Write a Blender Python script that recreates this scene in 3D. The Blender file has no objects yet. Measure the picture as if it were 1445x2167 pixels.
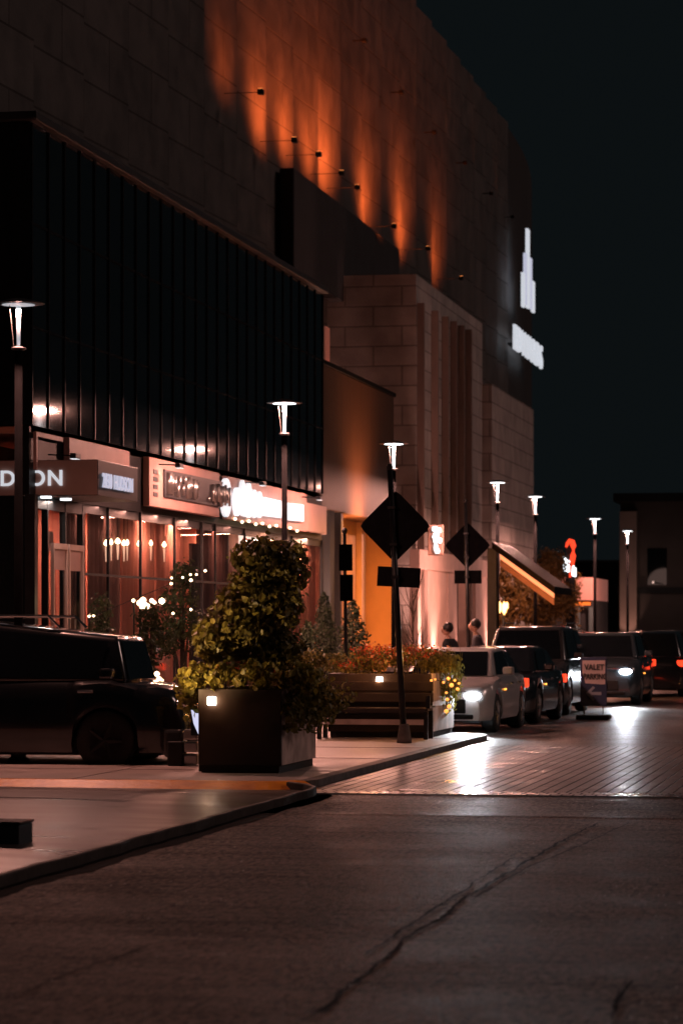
import bpy, bmesh, math, random
from math import radians as R, sin, cos, pi
from mathutils import Vector, Matrix
import numpy as np
random.seed(7); rng = np.random.default_rng(7)
S = bpy.context.scene
col = S.collection

# ------------------------------------------------------------------ camera, sky, light, exposure
F = 6000.0                      # focal length in photo pixels (photo 1445 x 2167)
HOR = 1330.0; VPX = 1880.0; CX = 722.5; CAMZ = 1.75
TH = math.atan((VPX-CX)/F)
cam = bpy.data.objects.new('camera', bpy.data.cameras.new('camera')); col.objects.link(cam)
cam.location = (0, 0, CAMZ); cam.rotation_euler = (pi/2, 0, TH)
cd = cam.data; cd.sensor_fit = 'VERTICAL'; cd.sensor_height = 36; cd.sensor_width = 24
cd.lens = 36*F/2167; cd.shift_y = (HOR-2167/2)/2167
cd.clip_start = .5; cd.clip_end = 2000
cd.dof.use_dof = True; cd.dof.focus_distance = 34; cd.dof.aperture_fstop = 3.0
S.camera = cam

wd = bpy.data.worlds.new("World"); S.world = wd; wd.use_nodes = True
nt = wd.node_tree; bg = nt.nodes['Background']
sk = nt.nodes.new('ShaderNodeTexSky'); sk.sky_type = 'NISHITA'; sk.sun_disc = False
sk.sun_elevation = R(-6); sk.sun_rotation = R(80)
mx = nt.nodes.new('ShaderNodeMixRGB'); mx.blend_type = 'MIX'; mx.inputs[0].default_value = 1.0
nt.links.new(sk.outputs[0], mx.inputs[1]); mx.inputs[2].default_value = (.038, .054, .061, 1)
nt.links.new(mx.outputs[0], bg.inputs[0]); bg.inputs[1].default_value = .094
# the glow of the town's street lighting from across the road: one dim warm lamp
sun = bpy.data.objects.new('sun', bpy.data.lights.new('sun', 'SUN')); col.objects.link(sun)
sun.data.energy = .33; sun.data.angle = R(14); sun.data.color = (1, .63, .55)
dv = Vector((-1, -.30, -.62)).normalized()          # travels towards the buildings
sun.rotation_euler = dv.to_track_quat('-Z', 'Y').to_euler()
S.view_settings.view_transform = 'Standard'; S.view_settings.look = 'None'
S.view_settings.exposure = 0; S.view_settings.gamma = 1
S.cycles.use_denoising = True
S.cycles.sample_clamp_indirect = 4
S.cycles.max_bounces = 6; S.cycles.transparent_max_bounces = 8

# ------------------------------------------------------------------ measuring from the photo
def P(x, d, y=None, z=0):       # pixel column + depth -> world
    xc = (x-CX)/F*d
    X = xc*cos(TH)-d*sin(TH); Y = xc*sin(TH)+d*cos(TH)
    if y is not None: z = CAMZ+(HOR-y)/F*d
    return Vector((X, Y, z))
def G(x, y, z=0): return P(x, (CAMZ-z)*F/(y-HOR), None, z)
def dX(x, X): return -X*F/(cos(TH)*(VPX-x))
def YX(x, X): return P(x, dX(x, X)).y
def ZX(x, y, X): return CAMZ+(HOR-y)/F*dX(x, X)

# ------------------------------------------------------------------ mesh helpers
class MB:
    def __init__(s): s.v = []; s.f = []
    def add(s, vs, fs):
        n = len(s.v); s.v += [tuple(p) for p in vs]; s.f += [tuple(n+i for i in f) for f in fs]; return s
    def box(s, a, b):
        x0, x1 = sorted((a[0], b[0])); y0, y1 = sorted((a[1], b[1])); z0, z1 = sorted((a[2], b[2]))
        return s.add([(x0,y0,z0),(x1,y0,z0),(x1,y1,z0),(x0,y1,z0),(x0,y0,z1),(x1,y0,z1),(x1,y1,z1),(x0,y1,z1)],
              [(0,3,2,1),(4,5,6,7),(0,1,5,4),(1,2,6,5),(2,3,7,6),(3,0,4,7)])
    def tube(s, pts, rad, n=10, cap=True):
        pts = [Vector(p) for p in pts]
        if not hasattr(rad, '__len__'): rad = [rad]*len(pts)
        vs = []
        for i, p in enumerate(pts):
            t = (pts[min(i+1, len(pts)-1)]-pts[max(i-1, 0)]).normalized()
            u = t.cross(Vector((0,0,1)));
            if u.length < 1e-3: u = Vector((1,0,0))
            u.normalize(); w = t.cross(u)
            for k in range(n):
                a = 2*pi*k/n; vs.append(p+rad[i]*(u*cos(a)+w*sin(a)))
        fs = [(i*n+k, i*n+(k+1)%n, (i+1)*n+(k+1)%n, (i+1)*n+k) for i in range(len(pts)-1) for k in range(n)]
        if cap: fs += [tuple(range(n))[::-1], tuple((len(pts)-1)*n+k for k in range(n))]
        return s.add(vs, fs)
    def lathe(s, prof, c=(0,0,0), n=24, axis='z'):
        vs = []
        for r, h in prof:
            for k in range(n):
                a = 2*pi*k/n
                p = (r*cos(a), r*sin(a), h) if axis == 'z' else (r*cos(a), h, r*sin(a))
                vs.append((p[0]+c[0], p[1]+c[1], p[2]+c[2]))
        fs = [(i*n+k, i*n+(k+1)%n, (i+1)*n+(k+1)%n, (i+1)*n+k) for i in range(len(prof)-1) for k in range(n)]
        fs += [tuple(range(n))[::-1], tuple((len(prof)-1)*n+k for k in range(n))]
        return s.add(vs, fs)
    def quad(s, a, b, c, d): return s.add([a,b,c,d], [(0,1,2,3)])
    def prism(s, poly, axis, h0, h1):     # poly in the two other axes
        def mk(p, h):
            return (h,p[0],p[1]) if axis=='x' else ((p[0],h,p[1]) if axis=='y' else (p[0],p[1],h))
        n = len(poly)
        vs = [mk(p,h0) for p in poly]+[mk(p,h1) for p in poly]
        return s.add(vs, [tuple(range(n)), tuple(range(n,2*n))[::-1]]+[(i,(i+1)%n,n+(i+1)%n,n+i) for i in range(n)])
    def build(s, name, m, parent=None, bevel=0, smooth=False, loc=None, rot=None, segs=2):
        me = bpy.data.meshes.new(name); me.from_pydata(s.v, [], s.f); me.update()
        b = bmesh.new(); b.from_mesh(me); 
        if len(s.f) > 1: bmesh.ops.recalc_face_normals(b, faces=b.faces)
        b.to_mesh(me); b.free()
        return link(name, me, m, parent, bevel, smooth, loc, rot, segs)
def link(name, me, m, parent=None, bevel=0, smooth=False, loc=None, rot=None, segs=2):
    o = bpy.data.objects.new(name, me); col.objects.link(o)
    if m: me.materials.append(m)
    if smooth:
        for p in me.polygons: p.use_smooth = True
    if bevel:
        bm_ = o.modifiers.new('bevel', 'BEVEL'); bm_.width = bevel; bm_.segments = segs; bm_.limit_method = 'ANGLE'
        if not smooth:
            pass
    if parent: o.parent = parent
    if loc is not None: o.location = loc
    if rot is not None: o.rotation_euler = rot
    return o
def tag(o, label=None, cat=None, group=None, kind=None):
    if label: o['label'] = label
    if cat: o['category'] = cat
    if group: o['group'] = group
    if kind: o['kind'] = kind
    return o
def empty(name, loc, label, cat, rz=0, group=None):
    o = bpy.data.objects.new(name, None); col.objects.link(o); o.location = loc; o.rotation_euler = (0,0,rz)
    o.empty_display_size = .2
    return tag(o, label, cat, group)
def copy_tree(o, parent=None):
    c = o.copy(); col.objects.link(c)
    if parent: c.parent = parent
    for ch in list(o.children): copy_tree(ch, c)
    return c
def text(name, s, size, m, parent=None, loc=(0,0,0), rot=(0,0,0), ext=.02, off=0., align='LEFT', sx=1, space=1):
    cu = bpy.data.curves.new(name, 'FONT'); cu.body = s; cu.size = size; cu.extrude = ext; cu.offset = off
    cu.align_x = align; cu.space_character = space
    t = bpy.data.objects.new(name, cu); col.objects.link(t)
    bpy.context.view_layer.update()
    me = bpy.data.meshes.new_from_object(t.evaluated_get(bpy.context.evaluated_depsgraph_get()))
    bpy.data.objects.remove(t); me.materials.clear()
    o = link(name, me, m, parent, loc=loc, rot=rot); o.scale = (sx, 1, 1); return o
def lamp(kind, name, loc, energy, color, parent=None, size=.1, spot=None, target=None, shape=None, rot=None, blend=.5):
    l = bpy.data.lights.new(name, kind); l.energy = energy; l.color = color
    if kind == 'AREA':
        l.size = size
        if shape: l.shape = shape[0]; l.size_y = shape[1]
    else: l.shadow_soft_size = size
    if kind == 'SPOT': l.spot_size = R(spot or 60); l.spot_blend = blend
    o = bpy.data.objects.new(name, l); col.objects.link(o); o.location = loc
    if target is not None: o.rotation_euler = (Vector(target)-Vector(loc)).to_track_quat('-Z', 'Y').to_euler()
    if rot is not None: o.rotation_euler = rot
    if parent: o.parent = parent
    return o

# ------------------------------------------------------------------ materials
def mat(name, c, rough=.6, metal=0, nscale=0, namt=.25, bump=0, bscale=None, emit=None, es=0, spec=.5, coat=0, rvar=0, stretch=None, trans=0):
    m = bpy.data.materials.new(name); m.use_nodes = True; n = m.node_tree.nodes; l = m.node_tree.links
    b = n['Principled BSDF']; b.inputs['Base Color'].default_value = (*c, 1); b.inputs['Roughness'].default_value = rough
    b.inputs['Metallic'].default_value = metal; b.inputs['Specular IOR Level'].default_value = spec
    b.inputs['Coat Weight'].default_value = coat; b.inputs['Coat Roughness'].default_value = .06
    if emit: b.inputs['Emission Color'].default_value = (*emit, 1); b.inputs['Emission Strength'].default_value = es
    if nscale:
        tc = n.new('ShaderNodeTexCoord'); mp = n.new('ShaderNodeMapping'); l.new(tc.outputs['Object'], mp.inputs[0])
        if stretch: mp.inputs['Scale'].default_value = stretch
        nz = n.new('ShaderNodeTexNoise'); nz.inputs['Scale'].default_value = nscale; nz.inputs['Detail'].default_value = 6
        l.new(mp.outputs[0], nz.inputs['Vector'])
        cr = n.new('ShaderNodeValToRGB'); e = cr.color_ramp.elements
        e[0].position = .3; e[1].position = .72
        e[0].color = (*[x*(1-namt) for x in c], 1); e[1].color = (*[min(1, x*(1+namt)) for x in c], 1)
        l.new(nz.outputs[0], cr.inputs[0]); l.new(cr.outputs[0], b.inputs['Base Color'])
        if rvar:
            mr = n.new('ShaderNodeMapRange'); l.new(nz.outputs[0], mr.inputs[0])
            mr.inputs[1].default_value = .3; mr.inputs[2].default_value = .7
            mr.inputs[3].default_value = max(.02, rough-rvar); mr.inputs[4].default_value = rough+rvar
            l.new(mr.outputs[0], b.inputs['Roughness'])
        if bump:
            n2 = n.new('ShaderNodeTexNoise'); n2.inputs['Scale'].default_value = bscale or nscale*6; n2.inputs['Detail'].default_value = 4
            l.new(mp.outputs[0], n2.inputs['Vector'])
            bp = n.new('ShaderNodeBump'); bp.inputs['Strength'].default_value = bump; bp.inputs['Distance'].default_value = .02
            l.new(n2.outputs[0], bp.inputs['Height']); l.new(bp.outputs[0], b.inputs['Normal'])
    return m
def emis(name, c, s):
    m = bpy.data.materials.new(name); m.use_nodes = True; n = m.node_tree.nodes
    b = n['Principled BSDF']; b.inputs['Base Color'].default_value = (*[x*.5 for x in c], 1)
    b.inputs['Emission Color'].default_value = (*c, 1); b.inputs['Emission Strength'].default_value = s
    return m
def glassm(name, tint=(1,1,1), refl=.9, ior=1.45, base=.0):
    m = bpy.data.materials.new(name); m.use_nodes = True; n = m.node_tree.nodes; l = m.node_tree.links
    n.remove(n['Principled BSDF']); out = n['Material Output']
    t = n.new('ShaderNodeBsdfTransparent'); t.inputs[0].default_value = (*tint, 1)
    g = n.new('ShaderNodeBsdfGlossy'); g.inputs['Roughness'].default_value = .03; g.inputs[0].default_value = (refl,refl,refl,1)
    fr = n.new('ShaderNodeFresnel'); fr.inputs[0].default_value = ior
    ad = n.new('ShaderNodeMath'); ad.operation = 'ADD'; ad.inputs[1].default_value = base; l.new(fr.outputs[0], ad.inputs[0])
    mxs = n.new('ShaderNodeMixShader'); l.new(ad.outputs[0], mxs.inputs[0]); l.new(t.outputs[0], mxs.inputs[1]); l.new(g.outputs[0], mxs.inputs[2])
    tc = n.new('ShaderNodeTexCoord'); nz = n.new('ShaderNodeTexNoise'); nz.inputs['Scale'].default_value = .8
    l.new(tc.outputs['Object'], nz.inputs['Vector'])
    bp = n.new('ShaderNodeBump'); bp.inputs['Strength'].default_value = .15; bp.inputs['Distance'].default_value = .02
    l.new(nz.outputs[0], bp.inputs['Height']); l.new(bp.outputs[0], g.inputs['Normal'])
    l.new(mxs.outputs[0], out.inputs[0]); return m
def asphalt_mat(name, c, rough, bump, sheen=.5):
    m = bpy.data.materials.new(name); m.use_nodes = True; n = m.node_tree.nodes; l = m.node_tree.links
    b = n['Principled BSDF']; b.inputs['Specular IOR Level'].default_value = sheen
    tc = n.new('ShaderNodeTexCoord')
    a = n.new('ShaderNodeTexNoise'); a.inputs['Scale'].default_value = .7; a.inputs['Detail'].default_value = 8; a.inputs['Roughness'].default_value = .6
    f = n.new('ShaderNodeTexNoise'); f.inputs['Scale'].default_value = 24; f.inputs['Detail'].default_value = 6; f.inputs['Roughness'].default_value = .8
    v = n.new('ShaderNodeTexVoronoi'); v.inputs['Scale'].default_value = 60
    mpp = n.new('ShaderNodeMapping'); mpp.inputs['Scale'].default_value = (.22, 1, 1); l.new(tc.outputs['Object'], mpp.inputs[0])
    w = n.new('ShaderNodeTexNoise'); w.inputs['Scale'].default_value = 3.2; w.inputs['Detail'].default_value = 5; l.new(mpp.outputs[0], w.inputs['Vector'])
    mg = n.new('ShaderNodeMapping'); mg.inputs['Scale'].default_value = (1, .28, 1); l.new(tc.outputs['Object'], mg.inputs[0])
    for q in (a, v): l.new(tc.outputs['Object'], q.inputs['Vector'])
    l.new(mg.outputs[0], f.inputs['Vector'])
    c1 = n.new('ShaderNodeValToRGB'); c1.color_ramp.elements[0].position = .3; c1.color_ramp.elements[1].position = .7
    c1.color_ramp.elements[0].color = (*[x*.62 for x in c], 1); c1.color_ramp.elements[1].color = (*[x*1.35 for x in c], 1)
    l.new(a.outputs[0], c1.inputs[0])
    c2 = n.new('ShaderNodeValToRGB'); c2.color_ramp.elements[0].position = .40; c2.color_ramp.elements[1].position = .62
    c2.color_ramp.elements[0].color = (.15,.15,.15,1); c2.color_ramp.elements[1].color = (2.5,2.4,2.3,1)
    l.new(f.outputs[0], c2.inputs[0])
    c3 = n.new('ShaderNodeValToRGB'); c3.color_ramp.elements[0].position = .36; c3.color_ramp.elements[1].position = .55
    c3.color_ramp.elements[0].color = (.55,.55,.55,1); c3.color_ramp.elements[1].color = (1.1,1.1,1.1,1)
    l.new(w.outputs[0], c3.inputs[0])
    mu = n.new('ShaderNodeMixRGB'); mu.blend_type = 'MULTIPLY'; mu.inputs[0].default_value = 1
    mu2 = n.new('ShaderNodeMixRGB'); mu2.blend_type = 'MULTIPLY'; mu2.inputs[0].default_value = .8
    l.new(c1.outputs[0], mu.inputs[1]); l.new(c2.outputs[0], mu.inputs[2])
    l.new(mu.outputs[0], mu2.inputs[1]); l.new(c3.outputs[0], mu2.inputs[2]); l.new(mu2.outputs[0], b.inputs['Base Color'])
    mr = n.new('ShaderNodeMapRange'); l.new(a.outputs[0], mr.inputs[0]); mr.inputs[1].default_value = .3; mr.inputs[2].default_value = .7
    mr.inputs[3].default_value = rough-.1; mr.inputs[4].default_value = rough+.12; l.new(mr.outputs[0], b.inputs['Roughness'])
    sg = n.new('ShaderNodeMapRange'); l.new(f.outputs[0], sg.inputs[0]); sg.inputs[1].default_value = .40; sg.inputs[2].default_value = .62
    sg.inputs[3].default_value = .14; sg.inputs[4].default_value = 1; sp2 = n.new('ShaderNodeMath'); sp2.operation = 'MULTIPLY'
    l.new(sg.outputs[0], sp2.inputs[0]); sp3 = n.new('ShaderNodeMapRange'); l.new(w.outputs[0], sp3.inputs[0])
    sp3.inputs[1].default_value = .36; sp3.inputs[2].default_value = .6; sp3.inputs[3].default_value = sheen*1.1; sp3.inputs[4].default_value = sheen*2.3
    l.new(sp3.outputs[0], sp2.inputs[1]); l.new(sp2.outputs[0], b.inputs['Specular IOR Level'])
    bp = n.new('ShaderNodeBump'); bp.inputs['Strength'].default_value = bump; bp.inputs['Distance'].default_value = .006
    ad = n.new('ShaderNodeMath'); ad.operation = 'ADD'; l.new(f.outputs[0], ad.inputs[0]); l.new(v.outputs[0], ad.inputs[1])
    l.new(ad.outputs[0], bp.inputs['Height']); l.new(bp.outputs[0], b.inputs['Normal'])
    return m
def brick_mat(name, c1, c2, mortar, rough=.3, w=.2, h=.1, rot=pi/2, bumpd=.006, wall=False, mort=None):
    m = bpy.data.materials.new(name); m.use_nodes = True; n = m.node_tree.nodes; l = m.node_tree.links
    b = n['Principled BSDF']; tc = n.new('ShaderNodeTexCoord'); mp = n.new('ShaderNodeMapping')
    mp.inputs['Rotation'].default_value = (0,0,rot); l.new(tc.outputs['Object'], mp.inputs[0])
    if wall:      # vertical walls: run the courses along the wall and up
        sx = n.new('ShaderNodeSeparateXYZ'); cx = n.new('ShaderNodeCombineXYZ'); sm = n.new('ShaderNodeMath'); sm.operation = 'ADD'
        l.new(tc.outputs['Object'], sx.inputs[0]); l.new(sx.outputs[0], sm.inputs[0]); l.new(sx.outputs[1], sm.inputs[1])
        l.new(sm.outputs[0], cx.inputs[0]); l.new(sx.outputs[2], cx.inputs[1]); l.new(cx.outputs[0], mp.inputs[0])
    br = n.new('ShaderNodeTexBrick'); br.inputs['Scale'].default_value = 1; br.inputs['Brick Width'].default_value = w
    br.inputs['Row Height'].default_value = h; br.inputs['Mortar Size'].default_value = .013 if w<1 else .03; br.inputs['Mortar Smooth'].default_value = .4
    br.inputs['Color1'].default_value = (*c1,1); br.inputs['Color2'].default_value = (*c2,1); br.inputs['Mortar'].default_value = (*mortar,1)
    l.new(mp.outputs[0], br.inputs[0])
    nz = n.new('ShaderNodeTexNoise'); nz.inputs['Scale'].default_value = 1.3; nz.inputs['Detail'].default_value = 6; l.new(tc.outputs['Object'], nz.inputs['Vector'])
    mu = n.new('ShaderNodeMixRGB'); mu.blend_type = 'MULTIPLY'; mu.inputs[0].default_value = .6
    cr = n.new('ShaderNodeValToRGB'); cr.color_ramp.elements[0].position=.35; cr.color_ramp.elements[1].position=.65
    cr.color_ramp.elements[0].color=(.45,.45,.45,1); l.new(nz.outputs[0], cr.inputs[0])
    l.new(br.outputs[0], mu.inputs[1]); l.new(cr.outputs[0], mu.inputs[2]); l.new(mu.outputs[0], b.inputs['Base Color'])
    mr = n.new('ShaderNodeMapRange'); l.new(nz.outputs[0], mr.inputs[0]); mr.inputs[1].default_value=.3; mr.inputs[2].default_value=.7
    mr.inputs[3].default_value = rough-.08; mr.inputs[4].default_value = rough+.14
    ma = n.new('ShaderNodeMath'); ma.operation='MULTIPLY_ADD'; l.new(br.outputs['Fac'], ma.inputs[0]); ma.inputs[1].default_value=.5; l.new(mr.outputs[0], ma.inputs[2])
    l.new(ma.outputs[0], b.inputs['Roughness'])
    n3 = n.new('ShaderNodeTexNoise'); n3.inputs['Scale'].default_value = 14; l.new(tc.outputs['Object'], n3.inputs['Vector'])
    inv = n.new('ShaderNodeMath'); inv.operation='MULTIPLY_ADD'; l.new(br.outputs['Fac'], inv.inputs[0]); inv.inputs[1].default_value=-1; l.new(n3.outputs[0], inv.inputs[2])
    bp = n.new('ShaderNodeBump'); bp.inputs['Strength'].default_value=.7; bp.inputs['Distance'].default_value=bumpd
    l.new(inv.outputs[0], bp.inputs['Height']); l.new(bp.outputs[0], b.inputs['Normal'])
    return m
def leaf_mat(name, c, var=.35):
    m = bpy.data.materials.new(name); m.use_nodes = True; n = m.node_tree.nodes; l = m.node_tree.links
    b = n['Principled BSDF']; b.inputs['Roughness'].default_value = .42
    nz = n.new('ShaderNodeTexNoise'); tc = n.new('ShaderNodeTexCoord'); l.new(tc.outputs['Object'], nz.inputs['Vector']); nz.inputs['Scale'].default_value = 6
    cr = n.new('ShaderNodeValToRGB'); cr.color_ramp.elements[0].position=.32; cr.color_ramp.elements[1].position=.7
    cr.color_ramp.elements[0].color=(*[x*(1-var) for x in c],1); cr.color_ramp.elements[1].color=(c[0]*(1+var*1.4),c[1]*(1+var),c[2],1)
    l.new(nz.outputs[0], cr.inputs[0]); l.new(cr.outputs[0], b.inputs['Base Color'])
    tl = n.new('ShaderNodeBsdfTranslucent'); l.new(cr.outputs[0], tl.inputs[0])
    ms = n.new('ShaderNodeMixShader'); ms.inputs[0].default_value=.3; l.new(b.outputs[0], ms.inputs[1]); l.new(tl.outputs[0], ms.inputs[2])
    l.new(ms.outputs[0], n['Material Output'].inputs[0]); return m

M = dict(
 asphalt=asphalt_mat('asphalt', (.135,.088,.072), .62, 1.0, .4),
 road2=asphalt_mat('far_asphalt', (.085,.075,.07), .42, .35, .6),
 apron=mat('smooth_concrete', (.075,.056,.05), .36, nscale=.9, namt=.45, bump=.08, bscale=2, rvar=.12, stretch=(.35,1.6,1)),
 pave=mat('pavement_concrete', (.33,.27,.25), .5, nscale=2.2, namt=.22, bump=.2, bscale=40, rvar=.1),
 kerb=mat('kerb_concrete', (.11,.085,.075), .7, nscale=5, namt=.4, bump=.5, bscale=30),
 yellow=mat('yellow_kerb_paint', (.95,.27,.008), .4, nscale=4, namt=.35, bump=.3, bscale=20),
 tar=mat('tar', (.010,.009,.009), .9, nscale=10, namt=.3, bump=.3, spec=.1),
 brick=brick_mat('paving_brick', (.30,.23,.21), (.21,.16,.15), (.02,.016,.016), .37, w=.24, h=.14, bumpd=.012),
 brick_dark=brick_mat('dark_paving_brick', (.07,.06,.06), (.05,.045,.045), (.02,.02,.02), .3, rot=0),
 brick_edge=brick_mat('edge_brick', (.30,.22,.20), (.22,.17,.16), (.025,.02,.02), .28, w=.12, h=.28, rot=0, bumpd=.012),
 facade=brick_mat('facade_panel', (.092,.083,.076), (.066,.060,.055), (.045,.04,.037), .62, w=3.7, h=1.25, rot=0, bumpd=.01, wall=True),
 facade_b=mat('facade_cladding_dark', (.035,.029,.026), .5, nscale=.6, namt=.15, bump=.1, stretch=(1,1,.15)),
 stone=brick_mat('stone_block', (.42,.385,.365), (.37,.34,.32), (.22,.20,.19), .7, w=1.8, h=.62, rot=0, bumpd=.01, wall=True),
 wood=mat('brown_cladding', (.095,.05,.028), .45, nscale=1.6, namt=.25, bump=.2, stretch=(6,6,.25)),
 glassdark=mat('dark_glass', (.006,.009,.011), .07, spec=.6, nscale=.5, namt=.3, bump=.06, bscale=.7),
 mull=mat('dark_mullion', (.010,.011,.012), .5, metal=.2, nscale=3, namt=.2, spec=.12),
 blackmetal=mat('black_metal', (.014,.015,.017), .38, metal=.4, nscale=6, namt=.3),
 recess=mat('joint_dark', (.02,.018,.017), .8, nscale=2, namt=.3),
 pole=mat('pole_paint', (.003,.003,.0035), .9, nscale=6, namt=.3, spec=.04),
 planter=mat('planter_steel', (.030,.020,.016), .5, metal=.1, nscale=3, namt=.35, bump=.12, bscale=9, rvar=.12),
 planterside=mat('planter_lit_side', (.52,.40,.36), .85, spec=.08, nscale=3, namt=.35, bump=.1, bscale=9),  # side panel colour lightened to carry the light from the street
 pinkpanel=mat('fascia_panel', (.44,.25,.215), .5, nscale=2, namt=.12, bump=.05),
 canopy=mat('canopy_metal', (.48,.31,.26), .45, nscale=2, namt=.12),
 canopyd=mat('canopy_side_metal', (.05,.05,.055), .45, nscale=2, namt=.12),
 frame=mat('pale_door_frame', (.62,.42,.36), .35, metal=.3, nscale=4, namt=.1),
 alum=mat('aluminium', (.5,.48,.47), .3, metal=.9, nscale=4, namt=.1),
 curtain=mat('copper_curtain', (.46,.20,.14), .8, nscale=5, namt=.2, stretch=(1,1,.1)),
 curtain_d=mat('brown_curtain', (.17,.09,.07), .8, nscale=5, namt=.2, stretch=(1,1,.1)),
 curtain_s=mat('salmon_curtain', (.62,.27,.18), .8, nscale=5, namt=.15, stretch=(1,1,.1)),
 dark=mat('interior_dark', (.03,.02,.018), .7, nscale=2, namt=.3),
 glass=glassm('shop_glass', (.92,.9,.9)),
 white=emis('white_light', (.93,.97,1), 5), white_t=emis('sign_glare_white', (.90,.95,1), .88), white_s=emis('sign_white', (.93,.97,1), 2.6), white_m=emis('letter_white', (.80,.84,.92), .72),
 white_d=emis('letter_violet_white', (.74,.76,.95), .62),
 warm=emis('warm_bulb', (1,.72,.42), 8), warmred=emis('orange_light', (1,.22,.05), 3.5), led=emis('planter_light', (1,.82,.66), 16),
 redneon=emis('red_neon', (1,.06,.02), 1.5), poster=emis('backlit_poster', (1,.80,.66), 1.6), posterred=emis('poster_red', (1,.08,.04), 1.0),
 head=emis('headlight_on', (.86,.93,1), 30), tail=emis('tail_light', (1,.05,.015), 1.8), amber=emis('amber_light', (1,.35,.05), 4),
 chrome=mat('chrome', (.75,.75,.75), .12, metal=1, nscale=3, namt=.05),
 rubber=mat('rubber', (.014,.014,.014), .7, nscale=20, namt=.3, bump=.2),
 black=mat('matt_black', (.008,.008,.008), .6, nscale=5, namt=.3),
 silver=mat('silver_paint', (.62,.60,.60), .3, metal=.25, nscale=30, namt=.05, coat=.8),
 blackpaint=mat('black_paint', (.005,.006,.008), .25, nscale=30, namt=.1, coat=1),
 bluepaint=mat('grey_blue_paint', (.055,.072,.085), .28, metal=.3, nscale=30, namt=.08, coat=1),
 greypaint=mat('dark_grey_paint', (.05,.05,.052), .25, metal=.3, nscale=30, namt=.08, coat=1),
 carglass=mat('car_glass', (.006,.008,.010), .04, spec=.7, nscale=2, namt=.1),
 signback=mat('sign_back', (.010,.010,.012), .7, nscale=8, namt=.3, spec=.08),
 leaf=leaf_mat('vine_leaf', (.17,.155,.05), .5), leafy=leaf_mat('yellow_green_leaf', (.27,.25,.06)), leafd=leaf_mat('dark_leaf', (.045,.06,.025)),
 needle=leaf_mat('conifer_needle', (.035,.055,.028)), flower=leaf_mat('red_flower', (.55,.10,.045)), flowerp=leaf_mat('pink_flower', (.6,.30,.24)),
 treeleaf=leaf_mat('street_tree_leaf', (.15,.095,.03)),
 bark=mat('bark', (.06,.045,.035), .9, nscale=8, namt=.4, bump=.4), soil=mat('soil', (.02,.014,.010), .95, nscale=12, namt=.4, bump=.6),
 farwall=mat('far_wall', (.11,.09,.083), .8, nscale=.7, namt=.15), fardark=mat('far_dark_wall', (.02,.022,.024), .8, nscale=.7, namt=.2),
 boardpink=mat('sign_board_pale', (.66,.52,.50), .5, nscale=3, namt=.08), boardblue=mat('sign_board_blue', (.035,.05,.11), .45, nscale=3, namt=.15),
 arrow=mat('sign_arrow_grey', (.33,.36,.42), .5, nscale=3, namt=.1), skin=mat('skin', (.45,.25,.18), .5, nscale=8, namt=.1),
 cloth_b=mat('dark_cloth', (.012,.014,.018), .9, nscale=12, namt=.3), cloth_g=mat('navy_cloth', (.03,.03,.04), .9, nscale=12, namt=.3),
 hair=mat('dark_hair', (.010,.008,.007), .5, nscale=20, namt=.3),
)

# ================================================================== SETTING
SWZ = .08
GX = -6.18      # kerb line of the bulb-out (world x)
NX = -5.86      # kerb line of the near apron
yK = G(350, 1668).y           # yellow kerb
yB0 = G(1100, 1684).y; yB1 = G(1200, 1580).y; yE = G(1060, 1562).y
MB().quad((-400,-60,-.012),(400,-60,-.012),(400,900,-.012),(-400,900,-.012)).build('ground', M['road2'])['kind'] = 'structure'
tag(MB().quad((NX,-20,0),(30,-20,0),(30,yB0-.35,0),(NX,yB0-.35,0)).build('road', M['asphalt']), kind='structure')
# a patched strip of asphalt before the bricks
tag(MB().quad((NX,yB0-3.3,.004),(30,yB0-3.3,.004),(30,yB0-.25,.004),(NX,yB0-.25,.004)).build('road_patch', asphalt_mat('patch_asphalt', (.09,.064,.055), .55, .8, .35)), kind='structure')
tag(MB().quad((-6.18,yB0-.25,.008),(30,yB0-.25,.008),(30,yB0+.0,.008),(-6.18,yB0,.008)).build('road_tar_edge', M['tar']), kind='structure')
# brick table: three bands beside each other
tag(MB().quad((GX,yB0,.008),(30,yB0,.008),(30,yB0+.6,.008),(GX,yB0+.6,.008)).build('crossing_edge_bricks', M['brick_edge']), kind='structure')
b = MB().quad((GX,yB0+.6,.008),(-5.25,yB0+.6,.008),(-5.25,yB1,.008),(GX,yB1,.008)).quad((-4.72,yB0+.6,.008),(30,yB0+.6,.008),(30,yB1,.008),(-4.72,yB1,.008))
tag(b.build('crossing_bricks', M['brick']), kind='structure')
tag(MB().quad((-5.25,yB0+.6,.008),(-4.72,yB0+.6,.008),(-4.72,yB1,.008),(-5.25,yB1,.008)).build('crossing_dark_strip', M['brick_dark']), kind='structure')
tag(MB().quad((-8.45,yB1,.004),(30,yB1,.004),(30,400,.004),(-8.45,400,.004)).build('far_road', M['road2']), kind='structure')
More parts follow.
